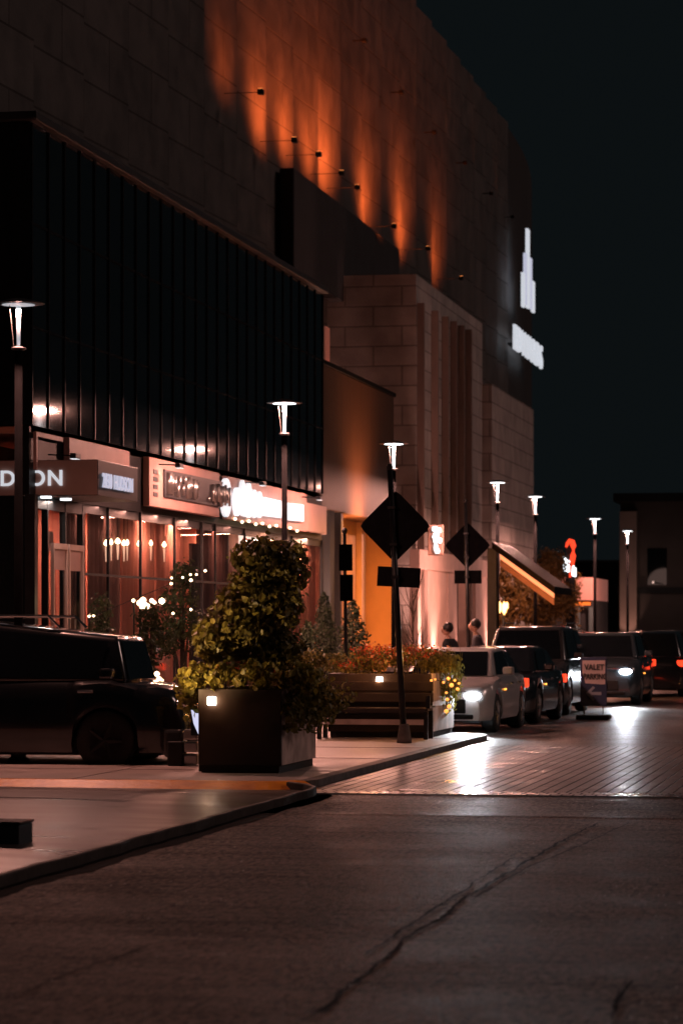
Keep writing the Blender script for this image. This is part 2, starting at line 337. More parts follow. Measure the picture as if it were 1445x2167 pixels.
# pavement bulb-out with a rounded corner, parking bay edge
def arc(cx, cy, r, a0, a1, n=8): return [(cx+r*cos(R(a0+(a1-a0)*i/n)), cy+r*sin(R(a0+(a1-a0)*i/n))) for i in range(n+1)]
KW = .16
def pave_poly(o):  # o = inset
    p = [(-40, yK+o)]
    p += arc(GX-.55, yK+.55, .55-o, -90, 0)
    p += arc(GX-.9, yE-.9, .9-o, 0, 70)
    p += [(-8.45-o, yE+1.4-o), (-8.45-o, 260), (-40, 260)]
    return p
tag(MB().prism(pave_poly(KW), 'z', -.02, SWZ).build('pavement', M['pave']), kind='structure')
def ring(outer, inner, z0, z1):
    n = len(outer); vs = []
    for p in outer: vs += [(p[0],p[1],z0),(p[0],p[1],z1)]
    for p in inner: vs += [(p[0],p[1],z0),(p[0],p[1],z1)]
    fs = []
    for i in range(n-1):
        a=2*i; b_=2*(i+1); c=2*n+2*i; d=2*n+2*(i+1)
        fs += [(a,b_,b_+1,a+1), (a+1,b_+1,d+1,c+1), (c,c+1,d+1,d)]
    return MB().add(vs, fs)
po, pi_ = pave_poly(0), pave_poly(KW)
ysplit = 1+7
pl_ = pave_poly(-.22)
b = ring(po[:7], pi_[:7], -.02, SWZ+.004)
for i_ in range(7): b.v[2*i_] = (pl_[i_][0], pl_[i_][1], .006)
tag(b.build('yellow_kerb', M['yellow'], bevel=.012), kind='structure')
tag(ring(po[6:], pi_[6:], -.02, SWZ+.004).build('kerb', M['kerb'], bevel=.012), kind='structure')
# joints of the pavement
b = MB()
for k in range(11):
    y = yK+2.4+k*3.3
    b.box((-13,y,SWZ), (GX-KW-.02,y+.02,SWZ+.003))
b.box((-8.9,yK+.2,SWZ), (-8.88,yK+40,SWZ+.0035))
tag(b.build('pavement_joints', M['kerb']), kind='structure')
# near apron left of the road (smooth concrete), raised edge
ya0, ya1 = 6, yK-.02
def edge_pts():
    pts = []
    n = 60
    for i in range(n+1):
        y = ya0+(ya1-ya0)*i/n
        x = NX+.012*sin(y*1.9)+.008*sin(y*5.1)+rng.uniform(-.01,.01)
        if y > ya1-1.2: x -= .5*((y-(ya1-1.2))/1.2)**2
        pts.append((x,y))
    return pts
ep = edge_pts()
nx_, ny_ = 60, len(ep); vs=[]; fs=[]
for i,(xe,y) in enumerate(ep):
    for j in range(nx_+1):
        t = j/nx_; x = xe-.02 - (t**1.6)*24
        z = .05+.030*sin(x*.9+y*.35)*min(1,t*9)+.018*sin(y*.9-x*.35)*min(1,t*9)
        if y > ya1-1.5: z = z*(ya1-y)/1.5+.004
        vs.append((x,y,z))
for i in range(ny_-1):
    for j in range(nx_):
        a=i*(nx_+1)+j; fs.append((a,a+1,a+nx_+2,a+nx_+1))
tag(MB().add(vs,fs).build('apron', M['apron'], smooth=True), kind='structure')
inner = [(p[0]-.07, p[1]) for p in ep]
tag(ring(ep, inner, -.02, .085).build('apron_kerb', mat('shaded_kerb', (.028,.022,.020), .8, nscale=5, namt=.5, bump=.5, bscale=20), bevel=.01), kind='structure')  # shade on the kerb face is put into its near-black colour
lip = [(p[0]-.012, p[1]) for p in ep]; lip2 = [(p[0]-.045-.012*sin(p[1]*3), p[1]) for p in ep]
tag(ring(lip, lip2, .07, .089).build('apron_edge_light', mat('lit_kerb_edge', (.34,.25,.22), .6, nscale=6, namt=.5), bevel=.003), kind='structure')  # light along the kerb's top edge painted as a pale strip
# kerb's cast shadow laid as a tar-coloured strip, the gutter beside it
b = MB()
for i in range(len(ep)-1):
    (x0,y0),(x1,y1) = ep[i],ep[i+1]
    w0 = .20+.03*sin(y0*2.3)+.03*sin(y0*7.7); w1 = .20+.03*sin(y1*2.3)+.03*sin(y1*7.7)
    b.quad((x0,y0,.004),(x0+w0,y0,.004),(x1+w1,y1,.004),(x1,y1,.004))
tag(b.build('gutter_shade', M['tar']), kind='structure')
# tar lines and cracks on the road
def crack(pts, w, name='road_crack', z=.006, m='tar', jit=.5):
    P3 = [G(x,y) for x,y in pts]; line = []
    for a,b_ in zip(P3[:-1],P3[1:]):
        n = max(2,int((b_-a).length/.12))
        for i in range(n): line.append(a.lerp(b_, i/n))
    line.append(P3[-1]); bb = MB(); prev=None
    off = 0
    for i,p in enumerate(line):
        t = (line[min(i+1,len(line)-1)]-line[max(0,i-1)]).normalized(); nrm = Vector((-t.y,t.x,0))
        off = off*.8+rng.uniform(-1,1)*w*jit*.6; ww = w*.56*(.4+.8*rng.random())*min(1,(i+1)/4,(len(line)-i)/4)
        c = p+nrm*off; q = (c+nrm*ww/2, c-nrm*ww/2)
        if prev: bb.quad((prev[0].x,prev[0].y,z),(prev[1].x,prev[1].y,z),(q[1].x,q[1].y,z),(q[0].x,q[0].y,z))
        prev = q
    tag(bb.build(name, M[m]), kind='structure')
crack([(640,2160),(780,2060),(860,1990),(960,1925),(1010,1890),(1100,1830),(1200,1775),(1262,1742)], .055)
crack([(770,2025),(860,1965),(950,1905),(1010,1862),(1090,1815)], .035)
crack([(1000,1905),(1130,1830),(1230,1790),(1330,1742)], .03)
crack([(35,2112),(130,2068),(180,2050),(240,2032),(262,2022),(322,1998)], .03)
crack([(20,1945),(80,1928),(130,1908),(185,1900)], .02); crack([(985,1697),(1010,1690)], .03)
crack([(1290,2160),(1320,2110),(1345,2075)], .05); crack([(560,1995),(600,1985),(640,2010)], .02)
crack([(700,1860),(780,1830),(900,1825),(960,1800)], .018); crack([(860,1960),(1000,1940),(1180,1935),(1300,1930)], .03)

# grit added for the road's glints: tiny pale stones that catch the light
b = MB()
for k in range(1500):
    d = 11+20*rng.random()**.8; x = rng.uniform(-120,1560); q = P(x,d)
    if q.x < NX+.35 or q.y > yB0-.4: continue
    r = .003+.005*rng.random()**2; z=.006
    b.add([(q.x-r,q.y,z),(q.x,q.y-r*1.3,z),(q.x+r,q.y,z),(q.x,q.y+r*1.3,z),(q.x+r*.3,q.y,z+r*1.1)],[(0,1,4),(1,2,4),(2,3,4),(3,0,4)])
tag(b.build('glint_specks', mat('glint_grit', (.62,.52,.46), .35, nscale=3, namt=.3)), kind='stuff', label='fine pale grit added for glints, scattered over the near asphalt')

# ================================================================== DARK GLASS BUILDING with shops
WX = -13.0
y0 = YX(65, WX); y1 = YX(683, WX)
zt = ZX(680, 620, WX); zb0, zb1 = 3.93, 4.80
blk = empty('office_building', (WX-6, (y0+y1)/2, SWZ), 'long black glass building over red-lit shops with a thin pale roof line', 'building')
blk.location = (0,0,0)
MB().box((WX-14,y0,zb1+.1),(WX,y1,zt)).build('glass_facade', M['glassdark'], blk)
b = MB(); nm = 26
for i in range(nm+1):
    y = y0+.05+(y1-y0-.1)*i/nm; b.box((WX+.004,y-.03,zb1+.1),(WX+.025,y+.02,zt-.02))
for z in (6.4, 8.0): b.box((WX+.003,y0,z),(WX+.012,y1,z+.04))
b.build('mullions', M['mull'], blk)
MB().box((WX-14,y0-.12,zt),(WX+.14,y1+.06,zt+.14)).build('parapet', mat('parapet_metal', (.045,.044,.045), .4, nscale=2, namt=.1), blk, bevel=.02)
# shop floor level
b = MB().box((WX-1.6,y0+.1,SWZ),(WX-1.5,y1-.1,zb0)).box((WX-1.5,y0+.1,zb1-.02),(WX-.02,y1-.1,zb1+.08)).box((WX-1.5,y1-.12,SWZ),(WX-.06,y1,zb0))
b.build('shop_back_wall', M['curtain_s'], blk)
MB().box((WX-.25,y0,zb0-.12),(WX-.02,y1,zb1+.08)).build('sign_band', M['mull'], blk)
ysc = [180, 232, 300, 372, 430, 458, 520, 620, 684]          # photo columns of the shopfront posts
b = MB()
for x in ysc[1:]:
    y = YX(x, WX); b.box((WX-.045,y-.025,SWZ),(WX+.0,y+.025,zb0-.12))
b.box((WX-.1,YX(180,WX),SWZ),(WX+.025,y1,SWZ+.2)); b.box((WX-.045,YX(180,WX),2.63),(WX-.004,YX(620,WX),2.67))
b.build('shopfront_frame', M['mull'], blk)
MB().box((WX-.052,YX(180,WX),zb0-.27),(WX-.040,y1,zb0-.12)).build('valance', M['mull'], blk)
MB().box((WX-.30,YX(180,WX),zb0-.12),(WX-.25,y1,zb0)).build('ceiling_edge', M['dark'], blk)
for i in range(len(ysc)-1):
    ya, yb = YX(ysc[i],WX)+.036, YX(ysc[i+1],WX)-.036
    w = MB().quad((WX-.05,ya,SWZ+.2),(WX-.05,yb,SWZ+.2),(WX-.05,yb,zb0-.12),(WX-.05,ya,zb0-.12)).build('shop_window', M['glass'], blk)
def curtain(ya, yb, X, z0, z1, m, amp=.05, per=.28):
    n = int((yb-ya)/.035); vs=[]; fs=[]
    ph = 0
    for i in range(n+1):
        y = ya+(yb-ya)*i/n; ph += .035/per*2*pi*(.7+.6*rng.random())
        x = X+amp*sin(ph)
        vs += [(x+.02*sin(ph*.5),y,z0),(x,y,(z0+z1)/2),(x,y,z1)]
        if i: a=3*(i-1); fs += [(a,a+3,a+4,a+1),(a+1,a+4,a+5,a+2)]
    return MB().add(vs,fs)
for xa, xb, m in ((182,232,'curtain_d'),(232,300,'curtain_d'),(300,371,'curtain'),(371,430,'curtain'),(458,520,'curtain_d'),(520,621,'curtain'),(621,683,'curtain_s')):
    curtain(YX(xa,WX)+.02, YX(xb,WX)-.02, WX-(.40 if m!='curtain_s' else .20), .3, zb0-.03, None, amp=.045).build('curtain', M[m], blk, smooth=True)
# interior strip lights behind the sign band, over the curtains
for xa, xb, e, c in ((186,240,7,(1,.46,.36)),(240,300,14,(1,.42,.31)),(300,372,36,(1,.42,.30)),(372,428,42,(1,.40,.28)),(460,520,12,(1,.4,.3)),(521,612,46,(1,.38,.22)),(621,683,130,(1,.46,.30))):
    ya, yb = YX(xa,WX), YX(xb,WX)
    lamp('AREA','shop_ceiling_light',(WX-.12,(ya+yb)/2,zb0-.135), e*5.0, c, blk, size=.10, shape=('RECTANGLE', (yb-ya)*.9), target=(WX-.20,(ya+yb)/2,0))
# corner lobby with a pale framed double door
lx0, lx1 = YX(75,WX), YX(180,WX)
b = MB()
for x in (75, 100, 138, 174): y = YX(x,WX); b.box((WX-.08,y-.03,SWZ),(WX+.02,y+.03,3.8))
b.box((WX-.08,lx0,3.62),(WX+.015,lx1,3.8))
b.build('lobby_frame', M['mull'], blk)
MB().quad((WX-.04,lx0,SWZ),(WX-.04,lx1,SWZ),(WX-.04,lx1,3.62),(WX-.04,lx0,3.62)).build('lobby_glass', M['glass'], blk)
MB().box((WX-14,y0+.02,SWZ),(WX-.1,y0+.05,3.8)).build('lobby_end_glass', M['glassdark'], blk)
MB().box((WX-1.2,lx0,SWZ),(WX-1.1,lx1+.4,3.8)).build('lobby_wall', M['curtain_d'], blk)
lamp('AREA','lobby_light',(WX-.6,(lx0+lx1)/2,3.7), 9, (1,.46,.34), blk, size=.4, target=(WX-.8,(lx0+lx1)/2,0))
zd = ZX(138, 1152, WX)
for a, b2 in ((105,136),(139,170)):
    ya, yb = YX(a,WX), YX(b2,WX)
    f = MB().box((WX+.025,ya,SWZ),(WX+.075,ya+.06,zd)).box((WX+.025,yb-.06,SWZ),(WX+.075,yb,zd)).box((WX+.026,ya+.06,zd-.09),(WX+.074,yb-.06,zd)).box((WX+.026,ya+.06,SWZ),(WX+.074,yb-.06,SWZ+.22)).build('door', M['frame'], blk)
    MB().box((WX+.03,ya+.06,zd-.42),(WX+.05,yb-.06,zd-.09)).build('door_panel', M['pinkpanel'], f)
    MB().quad((WX+.04,ya+.06,.3),(WX+.04,yb-.06,.3),(WX+.04,yb-.06,zd-.42),(WX+.04,ya+.06,zd-.42)).build('pane', M['glass'], f)
    yh = yb-.12 if a==105 else ya+.12
    MB().tube([(WX+.13,yh,1.0),(WX+.13,yh,1.9)], .016).build('handle', M['alum'], f)
MB().box((WX-.35,YX(146,WX),3.0),(WX-.33,YX(155,WX),3.32)).build('notice', M['boardpink'], blk)
# column at the lobby corner
q = P(67, dX(67,-12.85)); MB().box((q.x-.08,q.y-.08,SWZ),(q.x+.08,q.y+.08,3.8)).build('corner_column', M['blackmetal'], blk)
# entrance canopy with lettering
cX = -12.02; cy0 = YX(208,cX); cy1 = YX(292,cX); cz1 = ZX(208,972,cX); cz0 = ZX(208,1048,cX)
can = MB().box((WX-8,cy0,cz0),(cX,cy1,cz1)).build('entrance_canopy', M['canopyd'], blk, bevel=.01)
MB().box((WX-8,cy0-.012,cz0+.01),(cX-.01,cy0-.001,cz1-.01)).build('canopy_front', M['canopy'], can)
text('lettering', 'HUDSON', .335, M['white_m'], can, (P(132,dX(208,cX)).x, cy0-.03, ZX(208,1026,cX)+.0), (pi/2,0,0), .012, .006, 'RIGHT', 1.02, 1.14)
text('lettering', '2030 HUDSON', .33, M['white_d'], can, (cX+.02, YX(215,cX), ZX(215,1031,cX)), (pi/2,0,pi/2), .012, .0, 'LEFT', .76, 1.14)
for x, y in ((98,1053),(140,1059)):
    d = dX(208,cX)+ (.35 if x==98 else 1.1); q = P(x, d); 
    MB().lathe([(.0,cz0+.0),(.09,cz0),(.09,cz0-.03),(.0,cz0-.035)], (q.x,q.y,0), 16).build('downlight', M['white_s'], can)
q = P(120, dX(208,cX)+.8); lamp('AREA','canopy_downlight',(q.x,q.y,cz0-.06), 22, (1,.75,.65), can, size=.3, target=(q.x,q.y,0))
# fascia panels above the shops: pale boards
def board(xa, xb, ztop, zbot, m, t=.06, X=WX): return MB().box((X+.0,YX(xa,X),zbot),(X+t,YX(xb,X),ztop))
board(135,263,zb1+.02,zb0+.1,None,.10).build('fascia_board', M['pinkpanel'], blk, bevel=.01)
f = MB().box((WX+.01,YX(70,WX),zb1-.07),(WX+.06,YX(126,WX),zb1)).box((WX+.01,YX(70,WX),4.2),(WX+.06,YX(70,WX)+.07,zb1-.07))
f.build('fascia_trim', M['pinkpanel'], blk)
# a strip of light: flood over the shop signs (the little lamps on the band)
def sign_lamp(x, y, label, e=30, tgt=None):
    X = WX+.5; d = dX(x,X); q = P(x,d,y)
    t = empty('sign_floodlight', q, label, 'floodlight', group='small floodlights along the shop sign band')
    MB().box((-.05,-.14,-.05),(.05,.14,.03)).build('housing', M['blackmetal'], t, bevel=.01)
    MB().box((-.045,-.12,-.062),(.045,.12,-.052)).build('lens', M['white_t'], t)
    MB().tube([(-.05,0,0),(-.44,0,.02)], .012).build('arm', M['blackmetal'], t)
    lamp('SPOT','flood_beam',(0.0,0,-.08), e, (1,.50,.40), t, size=.05, spot=140, blend=.8, rot=(0,R(42),0))
    return t
# rot about y by +42: local -Z swings toward -X
sign_lamp(160, 964, 'small floodlight over the pale board beside the entrance canopy', 36)
sign_lamp(380, 984, 'small floodlight over the framed sign with dark silvery letters', 40)
sign_lamp(556, 1022, 'small floodlight above the bright white shop sign', 26)
sign_lamp(676, 1053, 'small bright floodlight at the far end of the shop sign band', 14)
# shop sign 2: pale frame, dark middle, unreadable silvery letters
s2 = empty('shop_sign', (WX,YX(303,WX),zb0), 'pale framed shop sign with dark centre and silvery letters', 'shop sign')
def LB(xa,xb,za,zb,t0,t1,X=WX,o=None):
    return MB().box((t0,YX(xa,X)-o,za-zb0),(t1,YX(xb,X)-o,zb-zb0))
o3 = YX(303,WX)
MB().box((.0,0,0),(.12,YX(452,WX)-o3,zb1-zb0)).build('panel', M['pinkpanel'], s2, bevel=.01)
LB(332,468,zb0+.2,zb1-.17,.121,.15,WX,o3).build('face', M['canopyd'], s2)
b = MB()
for i in range(4): b.box((.121,YX(311,WX)-o3,.18+i*.135),(.13,YX(320,WX)-o3,.26+i*.135))
b.build('emblem', M['canopyd'], s2)
b = MB(); ys = 337
strokes = [(336,6,.08,.46),(345,3,.06,.45),(351,3,.14,.42),(356,4,.05,.30),(361,3,.2,.44),(368,3,.1,.3),(372,2.5,.25,.45),(377,4,.05,.4),(383,3,.08,.46),(388,2,.2,.4),(392,3,.05,.44),(396,3,.1,.42),(401,2,.25,.35),(424,2,.08,.16),(433,3,.1,.42),(438,2,.05,.4),(443,3,.1,.45),(448,3,.02,.4),(452,3,.1,.42),(457,3,.05,.45),(461,2,.1,.4),(465,3,.05,.42)]
for x, w, a, c in strokes:
    ya = YX(x,WX)-o3; yb = YX(x+w*.8,WX)-o3
    b.tube([(.17,(ya+yb)/2+.05*sin(x),.19+a),(.17,(ya+yb)/2,.19+c)], (yb-ya)/2, 8)
b.build('lettering', M['alum'], s2, smooth=True)
# shop sign 3: very bright
s3 = empty('shop_sign', (WX,YX(470,WX),zb0), 'glaring white lit shop sign with a tall oval emblem at its start', 'shop sign')
o3 = YX(470,WX)
MB().box((0,0,.0),(.10,YX(640,WX)-o3,zb1-zb0-.02)).build('panel', M['pinkpanel'], s3, bevel=.01)
MB().box((0,YX(641,WX)-o3,.02),(.08,YX(684,WX)-o3,zb1-zb0-.2)).build('end_panel', M['canopy'], s3, bevel=.01)
X3 = WX+.16
def ell(b, x, y, rx, ry, X=X3, n=20):
    d = dX(x,X); c = P(x,d,y); ry_ = ry/F*d; rr = abs(YX(x+rx,X)-YX(x-rx,X))/2
    pts = [(c.y+rr*cos(2*pi*k/n)-o3, c.z+ry_*sin(2*pi*k/n)-zb0) for k in range(n)]
    b.prism(pts,'x',.11,.17)
b = MB(); ell(b,480,1053,10,41); b.build('emblem', M['white_t'], s3)
b = MB()
for x,y,rx,ry in ((503,1062,6,30),(503,1062,6,30),(515,1054,5,38),(528,1058,5,38),(539,1066,6,30),(550,1068,6,28),(522,1072,14,22)): ell(b,x,y,rx,ry)
def bar(b,x0,x1,ya,yb,yc,yd,X=X3,t=(.11,.17)):
    q=[P(x0,dX(x0,X),ya),P(x1,dX(x1,X),yb),P(x1,dX(x1,X),yc),P(x0,dX(x0,X),yd)]
    b.prism([(v.y-o3,v.z-zb0) for v in q],'x',*t)
b.build('lettering', M['white_t'], s3)
b = MB()
for k in range(8):
    x=560+k*5.2; bar(b,x,x+4.4,1052+k*1.2,1053.5+k*1.2,1092+k*.6,1092+k*.6)
for k in range(6):
    x=609+k*5.6; bar(b,x,x+5,1064+k*.7,1065+k*.7,1101+k*.5,1100.5+k*.5)
b.build('small_lettering', M['white_t'], s3)
b = MB()
for i in range(10):
    x=500+i*14.5; d=dX(x,X3); q=P(x,d,1096+i*2.4+ (4 if i%2 else 0)); b.lathe([(0,-.03),(.028,-.015),(.028,.015),(0,.03)],(.14,q.y-o3,q.z-zb0-.02),8)
b.build('bulbs', M['warm'], s3)
lamp('AREA','sign_glow',(.3,(YX(640,WX)-o3)*.45,.4), 9, (1,.86,.84), s3, size=.6, shape=('RECTANGLE',3.5), rot=(0,R(90),0))
# lit poster in the window under the bright sign
X4 = WX-.16; ps = empty('window_poster', (X4,YX(505,X4),3.2), 'backlit cream and red poster in the window under the glaring sign', 'poster')
ya, yb = 0, YX(566,X4)-YX(505,X4)
MB().box((0,0,-.05),(.03,yb,.5)).build('panel', M['poster'], ps)
b = MB()
for i in range(6): b.box((.031,.25+i*.28,.32+.04*(i%2)),(.034,.40+i*.28,.43))
b.build('lettering', M['posterred'], ps)
MB().box((.031,.05,-.04),(.035,.45,.12)).build('emblem', M['warmred'], ps)
# silhouettes of a tall dark door between the curtains
MB().box((WX-.3,YX(432,WX),SWZ),(WX-.24,YX(455,WX),3.4)).build('inner_door', M['dark'], blk)
# pendant bulbs behind the glass
pend = [(225,1150),(236,1148),(250,1146),(263,1150),(270,1149),(295,1151),(320,1150),(348,1153)]
pp = ['first pendant bulb from the entrance door','second pendant bulb from the entrance door','third pendant bulb, the largest of the row','fourth pendant bulb of the row behind the shop glass','fifth pendant bulb of the row behind the shop glass','sixth pendant bulb, a little apart in the row','seventh pendant bulb of the row behind the shop glass','last pendant bulb of the row, nearest the bright signs']
proto = None
for i,(x,y) in enumerate(pend):
    X = WX-.32; q = P(x,dX(x,X),y)
    if proto is None:
        proto = empty('pendant_lamp', q, pp[0], 'pendant lamp', group='pendant bulbs behind the shop glass')
        MB().tube([(0,0,.05),(0,0,zb0-q.z)], .006, 6).build('cord', M['black'], proto)
        MB().lathe([(0,-.05),(.03,-.03),(.045,0),(.03,.03),(.012,.06),(0,.07)],(0,0,0),12).build('bulb', M['warm'], proto)
        MB().tube([(0,0,-.06),(0,0,-.32)], [.022,.008], 8).build('crystal', emis('dim_crystal',(1,.6,.4),1.0), proto)
        t = proto
    else: t = copy_tree(proto)
    t.location = q; t['label'] = pp[i]; s = 1.25 if i==2 else (.8 if i in (1,4,6) else 1); t.scale = (s,s,1)

# ================================================================== BROWN PAVILION (orange lit recess below)
pX = -13.15
py0, py1 = y1+.02, YX(833,pX); pz1 = ZX(700,778,pX); pz0 = ZX(725,1085,pX)
pav = empty('pavilion', (0,0,0), 'brown clad block above an orange-lit recess, beside the black building', 'building')
MB().box((pX-5,py0,pz0),(pX,py1,pz1)).build('wall', M['wood'], pav, bevel=.02)
MB().box((pX-5.1,py0,pz1),(pX+.05,py1+.05,pz1+.1)).build('roof', M['mull'], pav)
ob = MB().box((pX-.9,py0,SWZ),(pX-.8,py1,pz0)).box((pX-.8,py1-.15,SWZ),(pX-.02,py1-.01,pz0-.002)).build('recess_wall', mat('ochre_wall', (.75,.42,.16), .7, nscale=1.5, namt=.12), pav)
for x,w in ((700,.55),(722,.12)): y=YX(x,pX); MB().box((pX-.4,y,SWZ),(pX-.02,y+w,pz0)).build('column', M['fardark'], pav)
y=YX(722,pX); MB().box((pX-.35,y+.14,SWZ),(pX-.06,y+.55,pz0-.003)).build('column', M['pinkpanel'], pav)
PM = mat('pale_pilaster', (.80,.52,.30), .7, nscale=2, namt=.1)
for x in (762,815): y=YX(x,pX-.7); MB().box((pX-.799,y,SWZ),(pX-.66,y+.6,pz0-.003)).build('pilaster', PM, pav)
lamp('AREA','recess_light',(pX-.3,(py0+py1)/2+.8,pz0-.05), 520, (1,.36,.06), pav, size=.4, shape=('RECTANGLE',7), target=(pX-.6,(py0+py1)/2+.8,0))
lamp('SPOT','soffit_glow',(pX+.9,(py0+py1)/2,3.9), 1300, (1,.34,.14), pav, size=.3, spot=120, blend=1, target=(pX,(py0+py1)/2,5.4))
q = P(712, dX(712,pX+.35)); lamp('SPOT','column_uplight',(q.x,q.y,.2), 1800, (1,.55,.42), pav, size=.06, spot=50, target=(pX-.2,q.y+.5,4.5))
lamp('SPOT','curtain_wash',(pX+.4,py0-.5,.25), 60, (1,.5,.35), pav, size=.1, spot=90, target=(pX,py0+2,5))

# ================================================================== CINEMA BUILDING (tall facade)
fX = -17.3; FT = ZX(960,120,fX)
cin = empty('cinema_building', (0,0,0), 'tall brown facade with orange wall washing and a lit spire sign', 'building')
def saw(ya, yb, X, z0, z1, per=3.6, depth=.55):
    n = max(1,round((yb-ya)/per)); vs=[]; fs=[]
    for i in range(n):
        a = ya+(yb-ya)*i/n; c = ya+(yb-ya)*(i+1)/n
        k=len(vs); vs += [(X,a,z0),(X,a,z1),(X+depth,c,z0),(X+depth,c,z1),(X,c,z0),(X,c,z1)]
        fs += [(k,k+2,k+3,k+1),(k+2,k+4,k+5,k+3)]
    return MB().add(vs,fs)
yF1 = YX(1066,fX)
saw(8, yF1, fX, .0, FT, 3.7, .18).build('wall', M['facade'], cin)
# far end curves away and its roof line drops
b = MB(); n=14; prev=None
for i in range(n+1):
    t=i/n; x = fX-5.2*(t**2.4); y = yF1+ (YX(1146,fX)-yF1+22)*t
    zt_ = FT-1.2*t**2; 
    cur = ((x,y,0),(x,y,zt_))
    if prev: b.quad(prev[0],cur[0],cur[1],prev[1])
    prev=cur
b.quad(prev[0],(prev[0][0]-30,prev[0][1]+1,0),(prev[0][0]-30,prev[0][1]+1,FT-1.2),prev[1])
b.build('curved_wall', M['facade_b'], cin)
MB().box((-40,8,FT-.3),(fX-.02,yF1,FT)).build('roof', M['fardark'], cin)
# shadow built as a dark block under the orange light, stone tower in front of it
dT = dX(880,-14.4); 
tw = MB().box((-17.2,P(880,dT).y,0),(-14.4,YX(1020,-14.4),CAMZ+(HOR-580)/F*dT)).build('stone_tower', M['stone'], cin)
zl = CAMZ+(HOR-578)/F*dT
def FP(x,y,X=fX+.6): return (YX(x,X), ZX(x,y,X))
pl = [FP(652,390),FP(700,425),FP(770,470),FP(862,578),FP(768,582),FP(752,640),FP(735,560)]
# shadow below the wall washers, put into a dark-coloured block
zL = ZX(700,395,fX+.6)
yl0, yl1 = YX(650,fX+1.0), YX(868,fX+1.0)
MB().box((fX+.19,yl0,zL-3.3),(fX+.62,yl1,zL-.3)).build('shadow_block', mat('shadow_dark', (.016,.016,.018), .8, nscale=1, namt=.3), cin, bevel=.05)
# fins on the side of the tower
b = MB(); tX=-14.4
for x in (882,912,934,952,968,984):
    y=YX(x,tX); top = ZX(x,640+ (x-880)*.55,tX); b.box((tX+.005,y,.1),(tX+.22,y+.18,top))
b.build('tower_fin', mat('pale_fin', (.2,.15,.13), .6, nscale=2, namt=.1), cin)
MB().box((tX-2.5,YX(1020,tX)+.01,0),(tX+.35,YX(1110,tX),ZX(1020,800,tX+.35))).build('side_block', M['stone'], cin)
# glowing strips stand in for lit wall seen through narrow slots
def slot_glow_strip(x, ya, yb, X, m, name='lit_wall_glow_strip', w=.10):
    y = YX(x,X); a=ZX(x,yb,X); c=ZX(x,ya,X); MB().box((X,y,a),(X+.05,y+w,c)).build(name, m, cin)
slot_glow_strip(758,655,808,-16.4,emis('glow_strip_orange',(1,.16,.03),.55),w=.7)
slot_glow_strip(686,690,765,-16.6,emis('glow_strip_pink',(1,.30,.2),.12),w=.6)
# base storey under the tower: lit pink stone with openings
b = MB()
bX = tX+.28
for xa,xb in ((884,890),(905,944),(948,966),(985,992),(1006,1030)): b.box((tX+.02,YX(xa,bX),.08),(bX,YX(xb,bX),ZX(900,1205,bX)))
b.box((tX+.02,YX(884,bX),ZX(900,1205,bX)+.003),(bX+.05,YX(1030,bX),ZX(900,1165,bX)))
b.build('arcade', mat('arcade_stone', (.55,.40,.36), .7, nscale=1.5, namt=.12, bump=.1), cin)
for x,e in ((893,60),(925,300),(950,130),(1000,40),(1060,150),(1095,90)):
    q = Vector((bX+.5, YX(x,bX+.5), .25)); u = empty('ground_uplight', q, '', 'uplight', group='uplights at the foot of the stone tower')
    u['label'] = {893:'round uplight at the near corner of the stone tower',925:'round uplight at the brightest pale pier, below the small lit blade sign',950:'round uplight between the bright pier and the walking person',1000:'round uplight behind the persons at the wall',1060:'round uplight at the plain block past the tower',1095:'round uplight at the far end of the plain block'}[x]
    MB().lathe([(.09,-.15),(.09,0),(.07,.01),(0,.01)],(0,0,0),12).build('housing', M['blackmetal'], u)
    MB().lathe([(.06,.011),(.06,.018),(0,.02)],(0,0,0),12).build('lens', M['warm'], u)
    lamp('SPOT','uplight_beam',(0,0,.06), e*6.5, (1,.44,.34), u, size=.08, spot=75, target=(-.55,0,3.2), blend=.9)
# wall washers: fixtures on the facade shining up
i=0
for x,y,e in ((475,190,60),(550,292,260),(604,322,260),(655,362,230),(690,392,420),(772,474,420),(848,522,420),(922,585,190)):
    X=fX+1.2; q = Vector((X,YX(x,fX+.2),ZX(x,y,fX+.2))); names=['first, at the dim near end of the row','second, where the orange glow begins','third, in the open wall before the dark shadow block','fourth, just before the dark shadow block begins','fifth, over the near end of the dark shadow block','sixth, over the middle of the dark shadow block','seventh, above the corner of the stone tower','last, fainter, past the stone tower']
    u = empty('wall_washer', q, 'orange wall light high on the facade, '+names[i], 'wall light', group='orange wall washers on the brown facade'); i+=1
    MB().box((-.10,-.10,-.16),(.06,.10,-.02)).build('housing', M['black'], u, bevel=.02)
    MB().box((-1.0,-.009,-.105),(-.10,.012,-.09)).build('bracket', M['black'], u)
    MB().box((-.08,-.08,-.018),(.04,.08,-.01)).build('lens', emis('washer_lens',(1,.3,.08),1.5) if i==1 else bpy.data.materials['washer_lens'], u)
    lamp('SPOT','washer_beam',(0,0,.03), e*5.5, (1,.15,.03), u, size=.8, spot=125, blend=1, target=(-1.1,.4,1.6))
i=0
